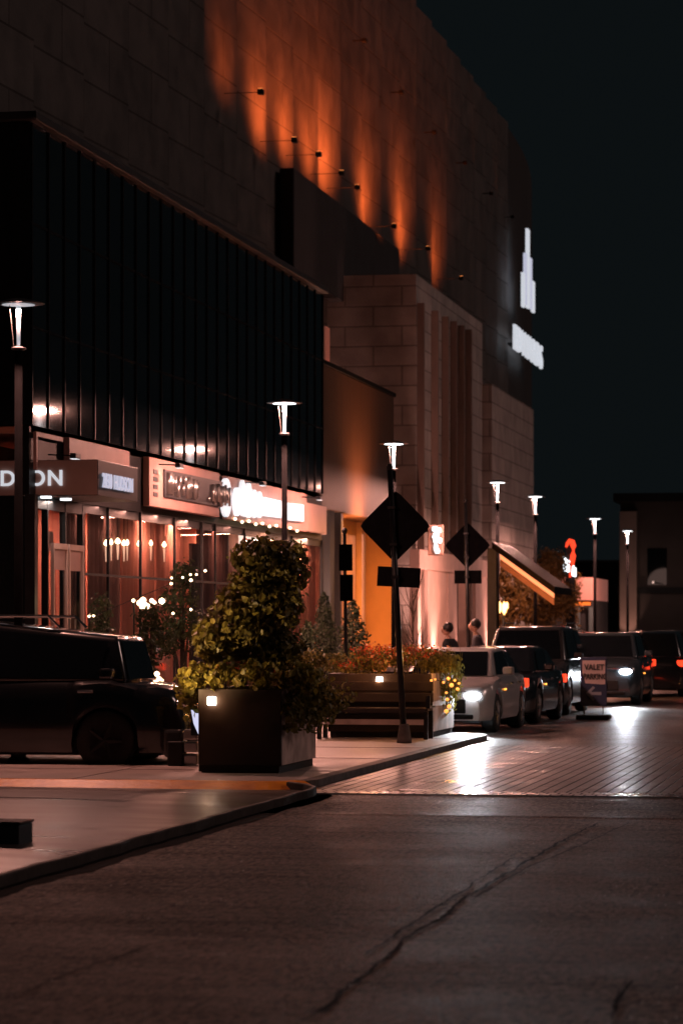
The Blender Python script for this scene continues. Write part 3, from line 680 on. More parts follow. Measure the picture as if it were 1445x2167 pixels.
for x,y,e in ((772,80,26),(850,190,40),(920,275,45),(985,340,45),(1040,405,40),(1085,455,30)):
    X=fX+.9; q=P(x,dX(x,X),y); i+=1
    u = empty('wall_washer', q, 'small dim wall light near the roof line, number %d counted from the street lamp side'%i, 'wall light', group='dim wall lights near the roof of the brown facade')
    u['label'] = ['small dim wall light near the roof edge, nearest of its upper row','small dim wall light in the upper row, above the sixth wall washer','small dim wall light in the upper row, above the fading orange glow','small dim wall light in the upper row, half way to the spire sign','small dim wall light in the upper row, just before the wall curves','small dim wall light in the upper row, right beside the spire sign'][i-1]
    MB().box((-.1,-.1,-.15),(.06,.1,-.02)).build('housing', M['black'], u, bevel=.02)
    MB().box((-.4,-.02,-.1),(-.1,.02,-.06)).build('bracket', M['black'], u)
    lamp('SPOT','washer_beam',(0,0,.03), e, (1,.22,.06), u, size=.1, spot=70, blend=1, target=(-.5,.1,2.6))
# spire sign and lettering
sX = fX+.75; so = Vector((sX, YX(1100,sX), ZX(1100,700,sX)))
sp = empty('spire_sign', so, 'white lit emblem of five upright bars forming a spire, high on the facade', 'sign')
for xa,xb,ya,yb in ((1101.5,1105,576,648),(1106.3,1109.3,535,643),(1111,1115.2,483,650),(1117,1120.3,545,652),(1122.2,1126.2,594,659)):
    a=P(xa,dX(xa,sX)); c=P(xb,dX(xb,sX)); MB().box((0,a.y-so.y,ZX(xa,yb,sX)-so.z),(.12,c.y-so.y,ZX(xa,ya,sX)-so.z)).build('bar', M['white_d'] if xa in (1106.3,1117) else M['white_m'], sp)
MB().box((-.32,YX(1112,sX)-so.y,ZX(1112,640,sX)-so.z),(-.02,YX(1113,sX)-so.y,ZX(1112,600,sX)-so.z)).build('bracket', M['black'], sp)
lg = empty('cinema_lettering', (sX,YX(1086,sX),ZX(1086,737,sX)), 'white lit capital letters below the spire emblem on the facade', 'sign')
tt = text('lettering','EDWARDS',1.62,M['white_m'],lg,(0,0,.0),(pi/2,0,pi/2),.06,.0,'LEFT',1.0,1.0)
wlen = YX(1146,sX)-YX(1086,sX); tt.scale = (wlen/max(v.co.x for v in tt.data.vertices),1,1)
MB().box((-.3,.3,.2),(-.07,wlen-.3,.3)).build('bracket', M['black'], lg)

# small blade sign with white marks
d = 80; q = P(921,d,1143); bs = empty('blade_sign', q, 'small square-edged blade sign with stacked white marks, on the lit wall', 'sign')
w = 32/F*d; h = 64/F*d
MB().box((-w/2,0,-h/2),(w/2,.15,h/2)).build('panel', M['canopy'], bs, bevel=.02)
b = MB()
def rr(b,cx,cz,rx,rz):
    pts=[(cx+rx*(abs(cos(a))**.5)*(1 if cos(a)>0 else -1), cz+rz*(abs(sin(a))**.5)*(1 if sin(a)>0 else -1)) for a in [2*pi*(k+.5)/16 for k in range(16)]]
    b.prism(pts,'y',-.03,-.003)
for cx,cy,rx,ry in ((920,1119,6,5),(930,1122,3.5,5),(923,1132,6,5.5),(922,1144,5,5),(931,1144,3.5,5.5),(922,1158,4,7),(925,1166,5,5),(917,1136,2,3)):
    rr(b,(cx-921)/F*d,(1143-cy)/F*d,rx/F*d,ry/F*d)
b.build('lettering', M['white_s'], bs)
MB().box((-w/2-.3,.05,h/2-.2),(-w/2,.1,h/2-.12)).build('bracket', M['black'], bs)

# sloping entrance awning with an orange light strip
d0=76; a=P(1040,d0,1160); c=P(1172,d0-2,1256)
aw = empty('entrance_awning', a, 'sloping dark awning edged with a glowing orange strip, beside the trees', 'awning')
v=[Vector((0,0,0)), c-a]
up=Vector((0,0,.18)); bk=Vector((0,4,0))
MB().add([v[0],v[1],v[1]+up,v[0]+up,v[0]+bk,v[1]+bk,v[1]+up+bk,v[0]+up+bk],[(0,1,2,3),(4,7,6,5),(0,4,5,1),(3,2,6,7),(0,3,7,4),(1,5,6,2)]).build('roof', M['mull'], aw)
g1 = v[0].lerp(v[1],.14); g2=v[0].lerp(v[1],1.0); e_=Vector((0,-.03,0)); up2=Vector((0,0,-.12))
MB().add([g1+e_,g2+e_,g2+e_+up2,g1+e_+up2,g1,g2,g2+up2,g1+up2],[(0,1,2,3),(4,7,6,5),(0,4,5,1),(2,6,7,3),(0,3,7,4),(1,5,6,2)]).build('light_strip', emis('strip_orange',(1,.33,.13),1.4), aw)
MB().add([g1+e_+up2*1.02,g2+e_+up2*1.02,g2+e_+up2*2.6,g1+e_+up2*2.6],[(0,1,2,3)]).build('valance', M['pinkpanel'], aw)
MB().box((-.12,0,-(a.z-SWZ)),(.12,.25,0)).build('post', M['blackmetal'], aw)
lamp('AREA','awning_light',tuple(v[0].lerp(v[1],.5)+Vector((0,.6,-.35))), 26, (1,.4,.12), aw, size=1, rot=(0,0,0))

# ================================================================== FAR RIGHT BUILDINGS
d=170; q0=P(1312,d); q1=P(1475,d); zt2=CAMZ+(HOR-1062)/F*d
rb = empty('far_building', (0,0,0), 'dim brown two-storey building with a dark window, beyond the right-hand cars', 'building')
MB().box((q0.x,q0.y,0),(q1.x+12,q0.y+14,zt2)).build('wall', M['farwall'], rb)
MB().box((q0.x-.4,q0.y-.35,zt2),(q1.x+12.3,q0.y+14,zt2+.5)).build('roof', M['fardark'], rb)
MB().box((q0.x-.15,q0.y-.3,CAMZ+(HOR-1256)/F*d),(q1.x+12,q0.y-.01,CAMZ+(HOR-1243)/F*d)).build('cornice', M['fardark'], rb)
q=P(1370,d-.05,1238); r=P(1411,d-.05,1162); wf=MB().box((q.x,q0.y-.12,q.z),(r.x,q0.y-.02,r.z)).build('window', M['glassdark'], rb)
MB().box((q.x-.12,q0.y-.16,q.z-.15),(r.x+.12,q0.y-.121,q.z)).build('sill', M['farwall'], wf)
MB().box((q0.x,q0.y-.5,0),(q0.x+1.0,q0.y-.02,zt2-.6)).build('pilaster', mat('pale_pier', (.5,.36,.31), .7, nscale=1, namt=.1), rb)
lamp('SPOT','pier_light',(q0.x+.5,q0.y-2,.3), 120, (1,.55,.42), rb, size=.1, spot=40, target=(q0.x+.5,q0.y,3.5))
q=P(1381,d-4,1232); wl=empty('wall_lamp', q, 'tiny dim lamp before the dark window of the brown building', 'lamp')
MB().lathe([(0,-.08),(.05,-.03),(.05,.03),(0,.05)],(0,0,0),10).build('globe', emis('dim_globe',(1,.7,.6),.9), wl); MB().box((-.03,0,-.03),(.03,q0.y-q.y-.02,.03)).build('bracket', M['black'], wl)
lamp('POINT','wall_lamp_light',(0,-.5,0), 50, (1,.62,.52), wl, size=1.0)
# low pavilion with a pink fascia
d=120; q=P(1214,d,1270); r=P(1252,d,1222)
kf = empty('restaurant_pavilion', (0,0,0), 'low restaurant front with pink fascia and an orange strip light', 'building')
MB().box((q.x-3.5,q.y+.1,0),(r.x,q.y+7,q.z)).build('wall', M['fardark'], kf)
MB().box((q.x-3.5,q.y,q.z),(r.x,q.y+7,r.z)).build('fascia', mat('pink_fascia', (.62,.33,.28), .6, emit=(1,.38,.3), es=.10, nscale=1, namt=.1), kf)
MB().box((q.x-.1,q.y-.05,q.z-.22),(r.x-.05,q.y-.01,q.z-.08)).build('light_strip', emis('strip_amber',(1,.22,.03),.8), kf)
b=MB()
for x in (1210,1222,1250): u=P(x,d); b.box((u.x-.08,q.y-.02,.08),(u.x+.08,q.y+.09,q.z-.3))
b.build('post', mat('teal_post', (.10,.15,.16), .5, nscale=2, namt=.2), kf)
# dark buildings closing the street
d=230; q0=P(1120,d); q1=P(1320,d)
db = empty('dark_building', (0,0,0), 'black unlit building closing the end of the street, behind the lamps', 'building')
MB().box((q0.x,q0.y,0),(q1.x,q0.y+15,CAMZ+(HOR-1190)/F*d)).build('wall', M['fardark'], db)
MB().box((q0.x-.3,q0.y-.3,CAMZ+(HOR-1190)/F*d),(q1.x+.3,q0.y+15,CAMZ+(HOR-1186)/F*d)).build('roof', M['farwall'], db)

# red and white neon sign
d=98; q=P(1205,d,1180); ns = empty('neon_sign', q, 'lit sign with a tall red hooked stroke over white lettering blocks', 'sign')
def L2(x,y): return ((x-1205)/F*d, 0, (1180-y)/F*d)
MB().tube([L2(1197,1158),L2(1200,1150),L2(1205,1144),L2(1210,1146),L2(1212.5,1156),L2(1212,1175),L2(1209,1195),L2(1205,1222)],[.035,.06,.08,.09,.10,.10,.08,.03],8).build('hook', M['redneon'], ns, smooth=True)
b=MB()
for x,y,w,h in ((1193,1182,3,5),(1198,1184,3,5),(1195,1196,5,16),(1202,1198,4,16),(1208,1190,2,10),(1212,1208,3.5,14),(1216,1211,3.5,12)):
    rx,_,rz=L2(x,y); bx=w/F*d; bz=h/F*d; b.box((rx-bx*.8,-.06,rz-bz*.8),(rx+bx*.8,.0,rz+bz*.8))
b.build('lettering', M['white_s'], ns, bevel=.02)
MB().box((-.15,.05,-(q.z)),(.15,.25,.4)).build('pole', M['black'], ns)

# ================================================================== STREET LAMPS
LX=-10.7
def make_lamp(H=5.85):
    t = empty('street_lamp', (0,0,0), '', 'street lamp', group='lit street lamps along the pavement')
    MB().tube([(0,0,SWZ),(0,0,1.2),(0,0,H-.62)],[.062,.058,.048],14).build('pole', M['pole'], t, smooth=True)
    MB().lathe([(.14,0),(.14,.03),(.10,.06),(.085,.30),(.0,.30)],(0,0,SWZ),16).build('base', M['blackmetal'], t)
    MB().lathe([(0,H-.56),(.022,H-.55),(.030,H-.12),(.032,H-.07),(0,H-.065)],(0,0,0),14).build('light_cone', M['white'], t, smooth=True)
    MB().lathe([(0,H+.035),(.10,H+.03),(.24,H-.005),(.32,H-.020),(.33,H-.03),(.30,H-.035),(0,H-.045)],(0,0,0),28).build('lamp_head', M['blackmetal'], t, smooth=True)
    MB().lathe([(0,H-.047),(.20,H-.042),(.21,H-.046),(.1,H-.055),(0,H-.060)],(0,0,0),24).build('diffuser', M['white'], t)
    for a in (pi*.95,): MB().tube([(.05*cos(a),.05*sin(a),H-.66),(.11*cos(a),.11*sin(a),H-.05)],.006,6).build('strut', M['black'], t)
    l = lamp('AREA','lamp_light',(0,0,H-.10), LE, (1,.43,.33), t, size=.44, rot=(0,0,0)); l.data.shape='DISK'
    MB().lathe([(0,H-.615),(.07,H-.615),(.095,H-.60),(.095,H-.585),(.03,H-.56),(0,H-.56)],(0,0,0),18).build('shade_collar', M['blackmetal'], t)  # added disc that keeps the lamp's own light off the pole below
    return t
LE=720
labs = {40:'tall black street lamp behind the dark parked car, its head at the left',602:'black street lamp rising behind the tall leafy planter',833:'black street lamp directly behind the large diamond sign',1052:'black street lamp between the far diamond sign and the orange awning',1132:'black street lamp in front of the street trees',1258:'slim street lamp past the red neon sign',1327:'farthest street lamp, in front of the dim brown building'}
lp = make_lamp()
DIM = emis('dim_lamp_white', (.80,.88,.95), .42)
for i,x in enumerate(labs):
    t = lp if i==0 else copy_tree(lp)
    t.location = (LX, YX(x,LX), 0); t['label']=labs[x]
    if i==0: t.rotation_euler=(0,0,.5)
    if i==0: pass

# ================================================================== FOLIAGE
def leaves(centers, normals, size, kind='heart', droop=.5, fold=.25):
    N=len(centers); vs=[]; fs=[]
    if kind=='heart': sh=[(0,0),(.28,.12),(.5,.42),(.34,.75),(0,1.05),(-.34,.75),(-.5,.42),(-.28,.12)]
    elif kind=='oval': sh=[(0,0),(.28,.35),(.2,.8),(0,1.0),(-.2,.8),(-.28,.35)]
    else: sh=[(.06,0),(.05,1),(-.05,1),(-.06,0)]
    for i in range(N):
        n=Vector(normals[i]); n+=Vector(rng.normal(0,.45,3)); n.normalize()
        t=Vector((0,0,-1))*droop+Vector(rng.normal(0,.5,3)); t=(t-n*t.dot(n))
        if t.length<1e-3: t=Vector((1,0,0))
        t.normalize(); s=n.cross(t); sz=size*(.55+.8*rng.random()); c=Vector(centers[i]); k=len(vs)
        for a,b_ in sh: vs.append(tuple(c+s*(a*sz)+t*(b_*sz)+n*(abs(a)*fold*sz - .15*sz*b_*b_)))
        m=len(sh)
        if kind=='needle': fs.append((k,k+1,k+2,k+3))
        else:
            h=m//2
            fs.append(tuple(k+j for j in range(0,h+1))); fs.append((k,)+tuple(k+j for j in range(h,m)))
    return vs,fs
def blob(spec, dens, shell=.55):
    C=[];Nn=[]
    for c,r,n in spec:
        c=np.array(c); r=np.array(r)
        for _ in range(int(n*dens)):
            v=rng.normal(0,1,3); v/=np.linalg.norm(v); rad=shell+(1-shell)*rng.random()**.6
            rad*=1+.12*sin(v[0]*7+v[2]*5)+.08*sin(v[1]*11+v[2]*9)
            C.append(c+v*r*rad); Nn.append(v/r*min(r))
    return C,Nn
def foliage(name, spec, dens, size, m, parent, kind='heart', shell=.55, droop=.5):
    C,Nn=blob(spec,dens,shell); v,f=leaves(C,Nn,size,kind,droop)
    me=bpy.data.meshes.new(name); me.from_pydata(v,[],f); me.update()
    return link(name,me,m,parent)

# ---- planter 1
dp=(CAMZ-SWZ)*F/(1637-HOR); A=P(595,dp); B=P(415,dp); wP=(A-B).length; hP=.97; lP=2.0
p1=empty('flower_planter', (A.x,A.y,SWZ), 'large square planter with a tall leafy vine, nearest the yellow kerb', 'planter')
def planter_box(root, w, l, h, led, hide=False):
    MB().box((-w+.03,.03,0),(-.03,l-.03,.09)).build('plinth', M['black'], root)
    t=.05
    b=MB().box((-w,0,.09),(0,t,h)).box((-w,l-t,.09),(0,l,h)).box((-w,t,.09),(-w+t,l-t,h))
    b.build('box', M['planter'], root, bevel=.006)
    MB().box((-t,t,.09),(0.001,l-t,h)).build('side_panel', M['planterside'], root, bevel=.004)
    MB().box((-w+t,t,h-.2),(-t,l-t,h-.07)).build('soil', M['soil'], root)
planter_box(p1,wP,lP,hP,None)
def led(root, x, z):
    b=MB().box((x-.05,-.03,z-.05),(x+.05,-.002,z+.05)).build('marker_light', M['led'], root, bevel=.008)
    lamp('POINT','marker_glow',(x,-.14,z-.0), 2.2, (1,.45,.2), b, size=.04)
pxm=F/dp
led(p1, (445-595)/pxm, CAMZ-SWZ+(HOR-1484)/pxm)
def SL(x,y,x0,d,off):      # photo pixel -> place inside a planter whose near corner is at column x0, off metres further along the street
    dd=d+off*cos(TH); return (cos(TH)/F*(d*(VPX-x0)-dd*(VPX-x)), off, CAMZ-SWZ+(HOR-y)/F*dd)
def S1(x,y,dy=0): return SL(x,y,595,dp,lP*.35+dy)
def e1(x,y,rx,ry,n,dy=0,ry2=.35): return (S1(x,y,dy),(rx/pxm,ry2,ry/pxm),n)
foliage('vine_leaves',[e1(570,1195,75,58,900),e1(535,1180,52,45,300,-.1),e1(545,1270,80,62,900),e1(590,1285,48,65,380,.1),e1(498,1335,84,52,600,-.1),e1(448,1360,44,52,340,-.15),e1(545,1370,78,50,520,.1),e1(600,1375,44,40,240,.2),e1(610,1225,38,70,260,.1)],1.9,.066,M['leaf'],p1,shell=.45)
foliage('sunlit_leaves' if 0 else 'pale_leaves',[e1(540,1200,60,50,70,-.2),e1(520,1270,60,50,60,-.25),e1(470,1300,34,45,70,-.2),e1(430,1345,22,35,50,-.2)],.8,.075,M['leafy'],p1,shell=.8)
# trailing rim
rim=[]
for k in range(40):
    x=390+k*7.2; rim.append(e1(x,1425+10*sin(k*.9),20,26,26,-.55+rng.uniform(-.12,.1),.22))
for x,y,rx,ry,n in ((400,1440,30,40,140),(385,1460,24,45,120),(400,1505,22,40,60)): rim.append(e1(x,y,rx,ry,n,-.3,.3))
foliage('trailing_leaves',rim,1.3,.066,M['leafy'],p1,shell=.3,droop=.8)
sd=[]
for k in range(16):
    yy=.15+k*.12; sd.append(((.12,yy,hP-.12+.05*sin(k*2)),(.22,.14,.26+.14*sin(k*1.3)),52))
sd+= [((.10,.1,.68),(.12,.15,.26),60),((.25,.55,.72),(.2,.3,.3),80),((.3,1.2,.85),(.35,.4,.25),120)]
foliage('trailing_leaves',sd,1.5,.062,M['leaf'],p1,shell=.3,droop=1)
foliage('flowers',[e1(595,1420,40,14,60,-.35),e1(500,1410,50,18,60,-.3),e1(640,1420,30,12,40,-.2,)],1,.055,M['flower'],p1,'oval',.2)
sh=[]
for k in range(46):
    a=rng.uniform(0,2*pi); cx,cy,rx,ry=[(570,1195,80,62),(545,1275,88,66),(500,1335,88,56),(455,1350,44,50)][k%4]
    sh.append(e1(cx+rx*cos(a),cy+ry*sin(a),13,10+8*rng.random(),11,rng.uniform(-.3,.2),.1))
foliage('shoots',sh,1.2,.06,M['leaf'],p1,'heart',.1,.7)
b=MB()
for x in (473,505,548,590): q=S1(x,1470); b.tube([(q[0],q[1]-.1,.8),(q[0]+.05*sin(x),q[1]-.1,1.55+.25*sin(x*.3)+ (x-470)/500)],[.012,.006],6)
b.build('stem', M['bark'], p1)
b=MB()
for k in range(70):
    x=(rng.uniform(425,600)-595)/pxm; y=rng.uniform(.15,1.2); b.tube([(x,y,.85),(x+rng.uniform(-.1,.1),y,1.05),(x+rng.uniform(-.2,.2),y-.05,1.2+rng.uniform(0,.1))],[.006,.005,.001],4)
b.build('grass_blades', M['leafy'], p1)
# cable box behind planter (metal bin seen at its left)
q=G(392,1622,SWZ); ub=empty('litter_bin', (q.x,q.y+.1,SWZ), 'low ribbed metal cabinet tucked against the near planter', 'bin')
MB().box((-.30,0,.1),(-.06,.28,.44)).build('body', M['greypaint'], ub, bevel=.04)
MB().box((-.24,-.04,.0),(-.05,.2,.30)).build('base', M['rubber'], ub, bevel=.02)
b=MB()
for k in range(3): b.box((-.04,-.02,.02+k*.15),(.13,.22,.145+k*.15))
b.build('ribbed_panel', M['alum'], ub, bevel=.02)

# ---- planter 2 with bench
d2=(CAMZ-SWZ)*F/(1562-HOR); A2=P(912,d2); B2=P(690,d2); w2=(A2-B2).length; l2=2.3; px2=F/d2
p2=empty('flower_planter', (A2.x,A2.y,SWZ), 'wide low planter of orange and red flowers behind the bench', 'planter')
planter_box(p2,w2,l2,.98,None)
led(p2,(801-912)/px2, CAMZ-SWZ+(HOR-1440)/px2)
def e2(x,y,rx,ry,n,dy=0,ryy=.45): return (SL(x,y,912,d2,l2*.3+dy),(rx/px2,ryy,ry/px2),n)
foliage('leaves',[e2(740,1415,60,16,260),e2(800,1395,70,28,520),e2(860,1390,60,28,420),e2(915,1395,45,28,420,.3)],1.3,.06,M['leaf'],p2,'oval',.3)
foliage('leaves',[e2(945,1430,36,48,700,.5),e2(935,1400,40,26,300,.5),e2(946,1470,26,40,220,.7)],1.2,.065,M['leafy'],p2,'oval',.5,1)
foliage('flowers',[e2(800,1380,66,20,330),e2(870,1382,50,18,230),e2(740,1405,50,12,110)],1,.05,M['flower'],p2,'oval',.3)
foliage('flowers',[e2(820,1384,80,26,130),e2(900,1375,50,16,70)],1,.05,M['flowerp'],p2,'oval',.6)
b=MB()
for k in range(60):
    x=(rng.uniform(720,960)-912)/px2; y=rng.uniform(.2,1.6); b.tube([(x,y,.9),(x+rng.uniform(-.1,.1),y,1.2+rng.uniform(0,.2))],[.006,.002],4)
b.build('stem', M['leaf'], p2)
bn=empty('bench', (A2.x-w2/2,A2.y-.62,SWZ), 'dark slatted bench in front of the wide flower planter', 'bench')
W=w2*1.06
b=MB()
for k in range(4): b.box((-W/2,-.02+k*.13,.43),(W/2,.09+k*.13,.47))
b.build('seat', M['planter'], bn, bevel=.006)
b=MB()
for z in (.55,.72): b.box((-W/2,.50,z),(W/2,.54,z+.14))
b.build('backrest', M['planter'], bn, bevel=.006)
for s in (-1,1):
    MB().box((s*W/2-.06*(s>0),-.02,0),(s*W/2+.06*(s<0),.05,.42)).build('leg', M['blackmetal'], bn)
    MB().box((s*W/2-.06*(s>0),.46,0),(s*W/2+.06*(s<0),.53,.42)).build('leg', M['blackmetal'], bn)
MB().box((-W/2+.05,.0,.22),(W/2-.05,.04,.30)).build('rail', M['planterside'], bn)
# armrest ends
for s in (-1,1): MB().box((s*W/2-.03,.0,.47),(s*W/2+.03,.5,.50)).box((s*W/2-.03,0,.5),(s*W/2+.03,.05,.66)).build('armrest', M['blackmetal'], bn)

# ---- sign posts seen from behind
def diamond(name_lbl, x0, y0, xt, yt, cx, cy, half, px, py, pw, ph, tilt, d, prot, boot=True):
    q=P(x0,d,None,SWZ); t=empty('traffic_sign', q, name_lbl, 'traffic sign', group='diamond signs seen from behind')
    def loc(x,y): return Vector(((x-x0)/F*d, 0, CAMZ-SWZ+(HOR-y)/F*d))
    base=loc(x0,y0); top=loc(xt,yt)
    MB().tube([(base.x,0,0),(top.x,0,top.z)],[.048,.04],10).build('pole', M['blackmetal'], t, smooth=True)
    MB().lathe([(0,-.03),(.03,-.02),(.045,.02),(.05,.05),(.035,.09),(0,.1)],(top.x,0,top.z-.02),12).build('finial', M['black'], t)
    c=loc(cx,cy); h=half/F*d
    pts=[]; r=.07
    for k,(ux,uz) in enumerate(((1,0),(0,1),(-1,0),(0,-1))):
        vx,vz=((0,1),(-1,0),(0,-1),(1,0))[k]
        for s in (-1,0,1):
            pts.append((ux*(h-(r if s else r*.4))+vx*s*r, uz*(h-(r if s else r*.4))+vz*s*r))
    m=MB().prism(pts,'y',-.004,.004).build('diamond_plate', M['signback'], t, loc=(c.x,.055,c.z), rot=(0,R(-tilt*.2),0))
    c=loc(px,py); w=pw/F*d/2; hh=ph/F*d/2
    MB().box((-w,-.004,-hh),(w,.004,hh)).build('supplement_plate', M['signback'], t, loc=(c.x,.055,c.z), rot=(0,R(-tilt),0))
    if boot: MB().lathe([(.11,0),(.105,.06),(.075,.24),(.07,.28),(0,.28)],(0,0,0),16).build('base', M['kerb'], t, smooth=True)
    b=MB()
    for zz in (loc(cx,cy-half*.5).z, loc(cx,cy+half*.5).z, c.z): b.box((top.x*(zz/top.z)-.055,-.055,zz-.02),(top.x*(zz/top.z)+.055,.05,zz+.02))
    b.build('clamp', M['blackmetal'], t)
    return t
ds=(CAMZ-SWZ)*F/(1572-HOR)
diamond('large black diamond sign with a tilted plate, its pole leaning by the bench',855,1572,824,992,834,1113,78,842,1221,92,42,-3,ds,0)
M['signback']=mat('far_sign_back', (.0025,.0025,.003), .9, nscale=8, namt=.3, spec=0)
diamond('smaller far diamond sign with a plate below, rising behind the parked cars',993,1500,984,1062,988,1154,50,989,1221,58,28,0,66,0,False)
# two stacked narrow signs on one pole
d=50; q=P(733,d,None,SWZ); t=empty('parking_sign', q, 'pole with two stacked narrow black plates before the dark conifer', 'sign')
def lc(x,y): return ((x-733)/F*d,0,CAMZ-SWZ+(HOR-y)/F*d)
MB().tube([(0,0,0),lc(729,1128)],[.035,.03],10).build('pole', M['blackmetal'], t)
MB().lathe([(0,-.02),(.04,0),(.055,.05),(.03,.09),(0,.1)],lc(729,1128),12).build('finial', M['black'], t)
for x0_,y0_,x1_,y1_ in ((718,1152,747,1208),(720,1216,748,1272)):
    a=lc(x0_,y1_); c=lc(x1_,y0_); MB().box((a[0],-.05,a[2]),(c[0],-.035,c[2])).build('plate', M['signback'], t, bevel=.004)
# small utility box by the near left edge
q=G(22,1812); t=empty('utility_cabinet',(q.x,q.y,.03),'small dark cabinet on the apron at the left edge, in the foreground','cabinet')
MB().box((-.45,0,0),(.075,.35,.21)).build('body', M['bluepaint'], t, bevel=.012); MB().box((-.46,-.01,.212),(.085,.36,.235)).build('lid', M['greypaint'], t, bevel=.006)

# ---- A-frame board
d=54.5; q=P(1255,d); t=empty('pavement_board', (q.x,q.y,.004), 'blue and pale free-standing board with a left-pointing arrow, beside the parked cars', 'board')
k=F/d
w=56/k; zb_=(1523-1498)/k+.03; zt_=zb_+103/k
MB().box((-w/2,0,zb_),(w/2,.04,zt_)).build('frame', M['boardblue'], t, bevel=.01)
MB().add([(-w/2+.04,-.004,zt_-.06),(w/2-.03,-.004,zt_-.06),(w/2-.03,-.004,zt_-.52),(w/2-.12,-.004,zt_-.52),(-w/2+.10,-.004,zt_-.50),(-w/2+.04,-.004,zt_-.3)],[(0,1,2,3,4,5)]).build('pale_panel', M['boardpink'], t)
text('lettering','VALET',.155,M['canopyd'],t,(-w/2+.08,-.012,zt_-.24),(pi/2,0,0),.003,.004,sx=.85); text('lettering','PARKING',.15,M['canopyd'],t,(-w/2+.06,-.012,zt_-.42),(pi/2,0,0),.003,.004,sx=.72)
b=MB(); zc=zb_+.24
b.prism([(-.15,zc),(-.01,zc+.14),(.03,zc+.11),(-.05,zc+.03),(.15,zc+.03),(.15,zc-.03),(-.05,zc-.03),(.03,zc-.11),(-.01,zc-.14)],'y',-.008,-.003)
b.build('arrow', M['arrow'], t)
MB().box((-.32,-.25,0),(.32,.3,.09)).build('base', M['rubber'], t, bevel=.03)
for s in (-1,1): MB().tube([(s*.18,.02,.08),(s*.18,.02,zb_+.02)],.015,8).build('leg', M['alum'], t)

